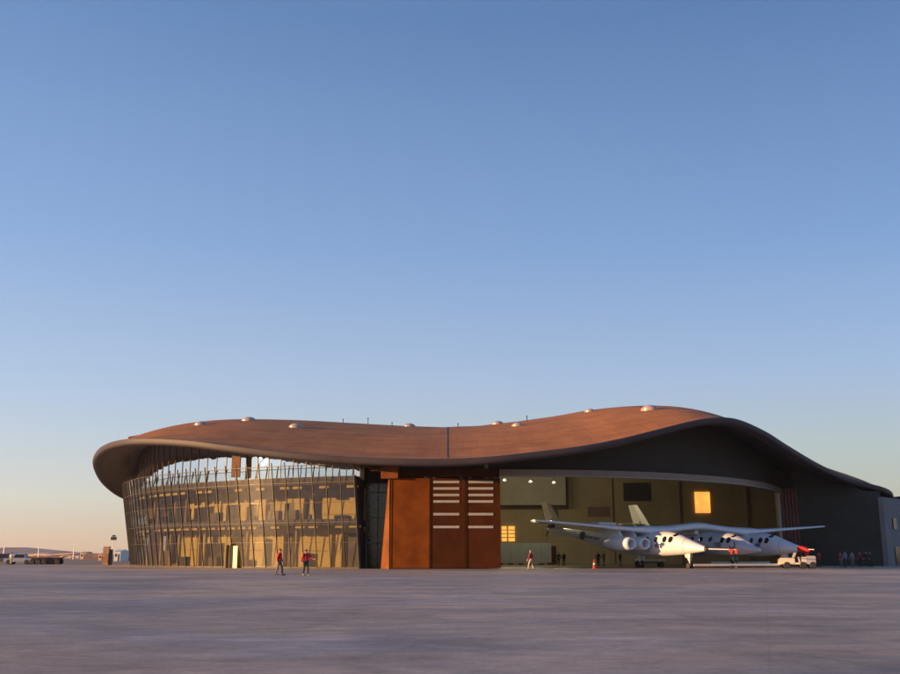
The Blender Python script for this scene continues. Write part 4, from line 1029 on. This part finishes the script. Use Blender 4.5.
def stop(T, Nn):   # sky colour wanted at this height, less what the Nishita share gives there
    a, b = lin(T), lin(Nn); return tuple(max(0, (x - KN * y) / (2 ** EXPO) / (1 - KN)) / BGS for x, y in zip(a, b))
tc = N.new('ShaderNodeTexCoord'); sx = N.new('ShaderNodeSeparateXYZ'); L.new(tc.outputs['Generated'], sx.inputs[0])
SCL = 8.0
def ramp(stops):
    rp = N.new('ShaderNodeValToRGB'); els = rp.color_ramp.elements; rp.color_ramp.interpolation = 'B_SPLINE' if False else 'EASE' if False else 'LINEAR'
    while len(els) > 1: els.remove(els[-1])
    for k, (deg, T, Nn) in enumerate(stops):
        e = els[0] if k == 0 else els.new(math.sin(R(deg)))
        if k == 0: e.position = 0.0
        e.color = (*[v / SCL for v in stop(T, Nn)], 1)
    L.new(sx.outputs[2], rp.inputs[0]); return rp.outputs[0]
warm = ramp([(0, (214, 184, 156), (165, 168, 155)), (.8, (217, 194, 168), (160, 172, 165)), (3.05, (217, 214, 200), (148, 180, 189)), (8.4, (183, 202, 223), (115, 160, 205)), (17, (142, 173, 216), (78, 127, 185)), (29.9, (105, 141, 190), (65, 109, 166)), (50, (94, 130, 188), (52, 92, 150)), (80, (90, 122, 180), (50, 85, 140))])
cool = ramp([(0, (188, 172, 150), (150, 190, 210)), (3.8, (188, 190, 175), (140, 195, 225)), (5.85, (182, 193, 190), (119, 184, 229)), (10, (161, 184, 211), (95, 160, 215)), (17, (128, 163, 206), (80, 145, 205)), (29.9, (90, 125, 174), (65, 119, 183)), (50, (86, 122, 180), (55, 98, 160)), (80, (90, 120, 178), (50, 85, 140))])
dt = N.new('ShaderNodeVectorMath'); dt.operation = 'DOT_PRODUCT'; L.new(tc.outputs['Generated'], dt.inputs[0]); dt.inputs[1].default_value = (-math.cos(az), -math.sin(az), 0)
mr = N.new('ShaderNodeMapRange'); mr.inputs[1].default_value = -.63; mr.inputs[2].default_value = .12; L.new(dt.outputs['Value'], mr.inputs[0])
mx = N.new('ShaderNodeMix'); mx.data_type = 'RGBA'; L.new(mr.outputs[0], mx.inputs[0]); L.new(cool, mx.inputs[6]); L.new(warm, mx.inputs[7])
sc_ = N.new('ShaderNodeVectorMath'); sc_.operation = 'SCALE'; L.new(mx.outputs[2], sc_.inputs[0]); sc_.inputs['Scale'].default_value = SCL
m2 = N.new('ShaderNodeMix'); m2.data_type = 'RGBA'; m2.inputs[0].default_value = KN; L.new(sc_.outputs[0], m2.inputs[6]); L.new(sky.outputs[0], m2.inputs[7])
bg = N['Background']; bg.inputs[1].default_value = BGS
L.new(m2.outputs[2], bg.inputs[0])
cam = bpy.data.cameras.new('camera'); co_ = bpy.data.objects.new('camera', cam); C.objects.link(co_)
cam.sensor_width = 36; cam.lens = 36 * F / 900; cam.clip_end = 40000; cam.clip_start = .1
co_.location = (0, 0, CAMH); co_.rotation_euler = (R(90) + PITCH, 0, 0)
sc = bpy.context.scene; sc.camera = co_
sc.view_settings.view_transform = 'Standard'; sc.view_settings.look = 'None'; sc.view_settings.gamma = 1; sc.view_settings.exposure = 1.0
sc.cycles.use_denoising = True
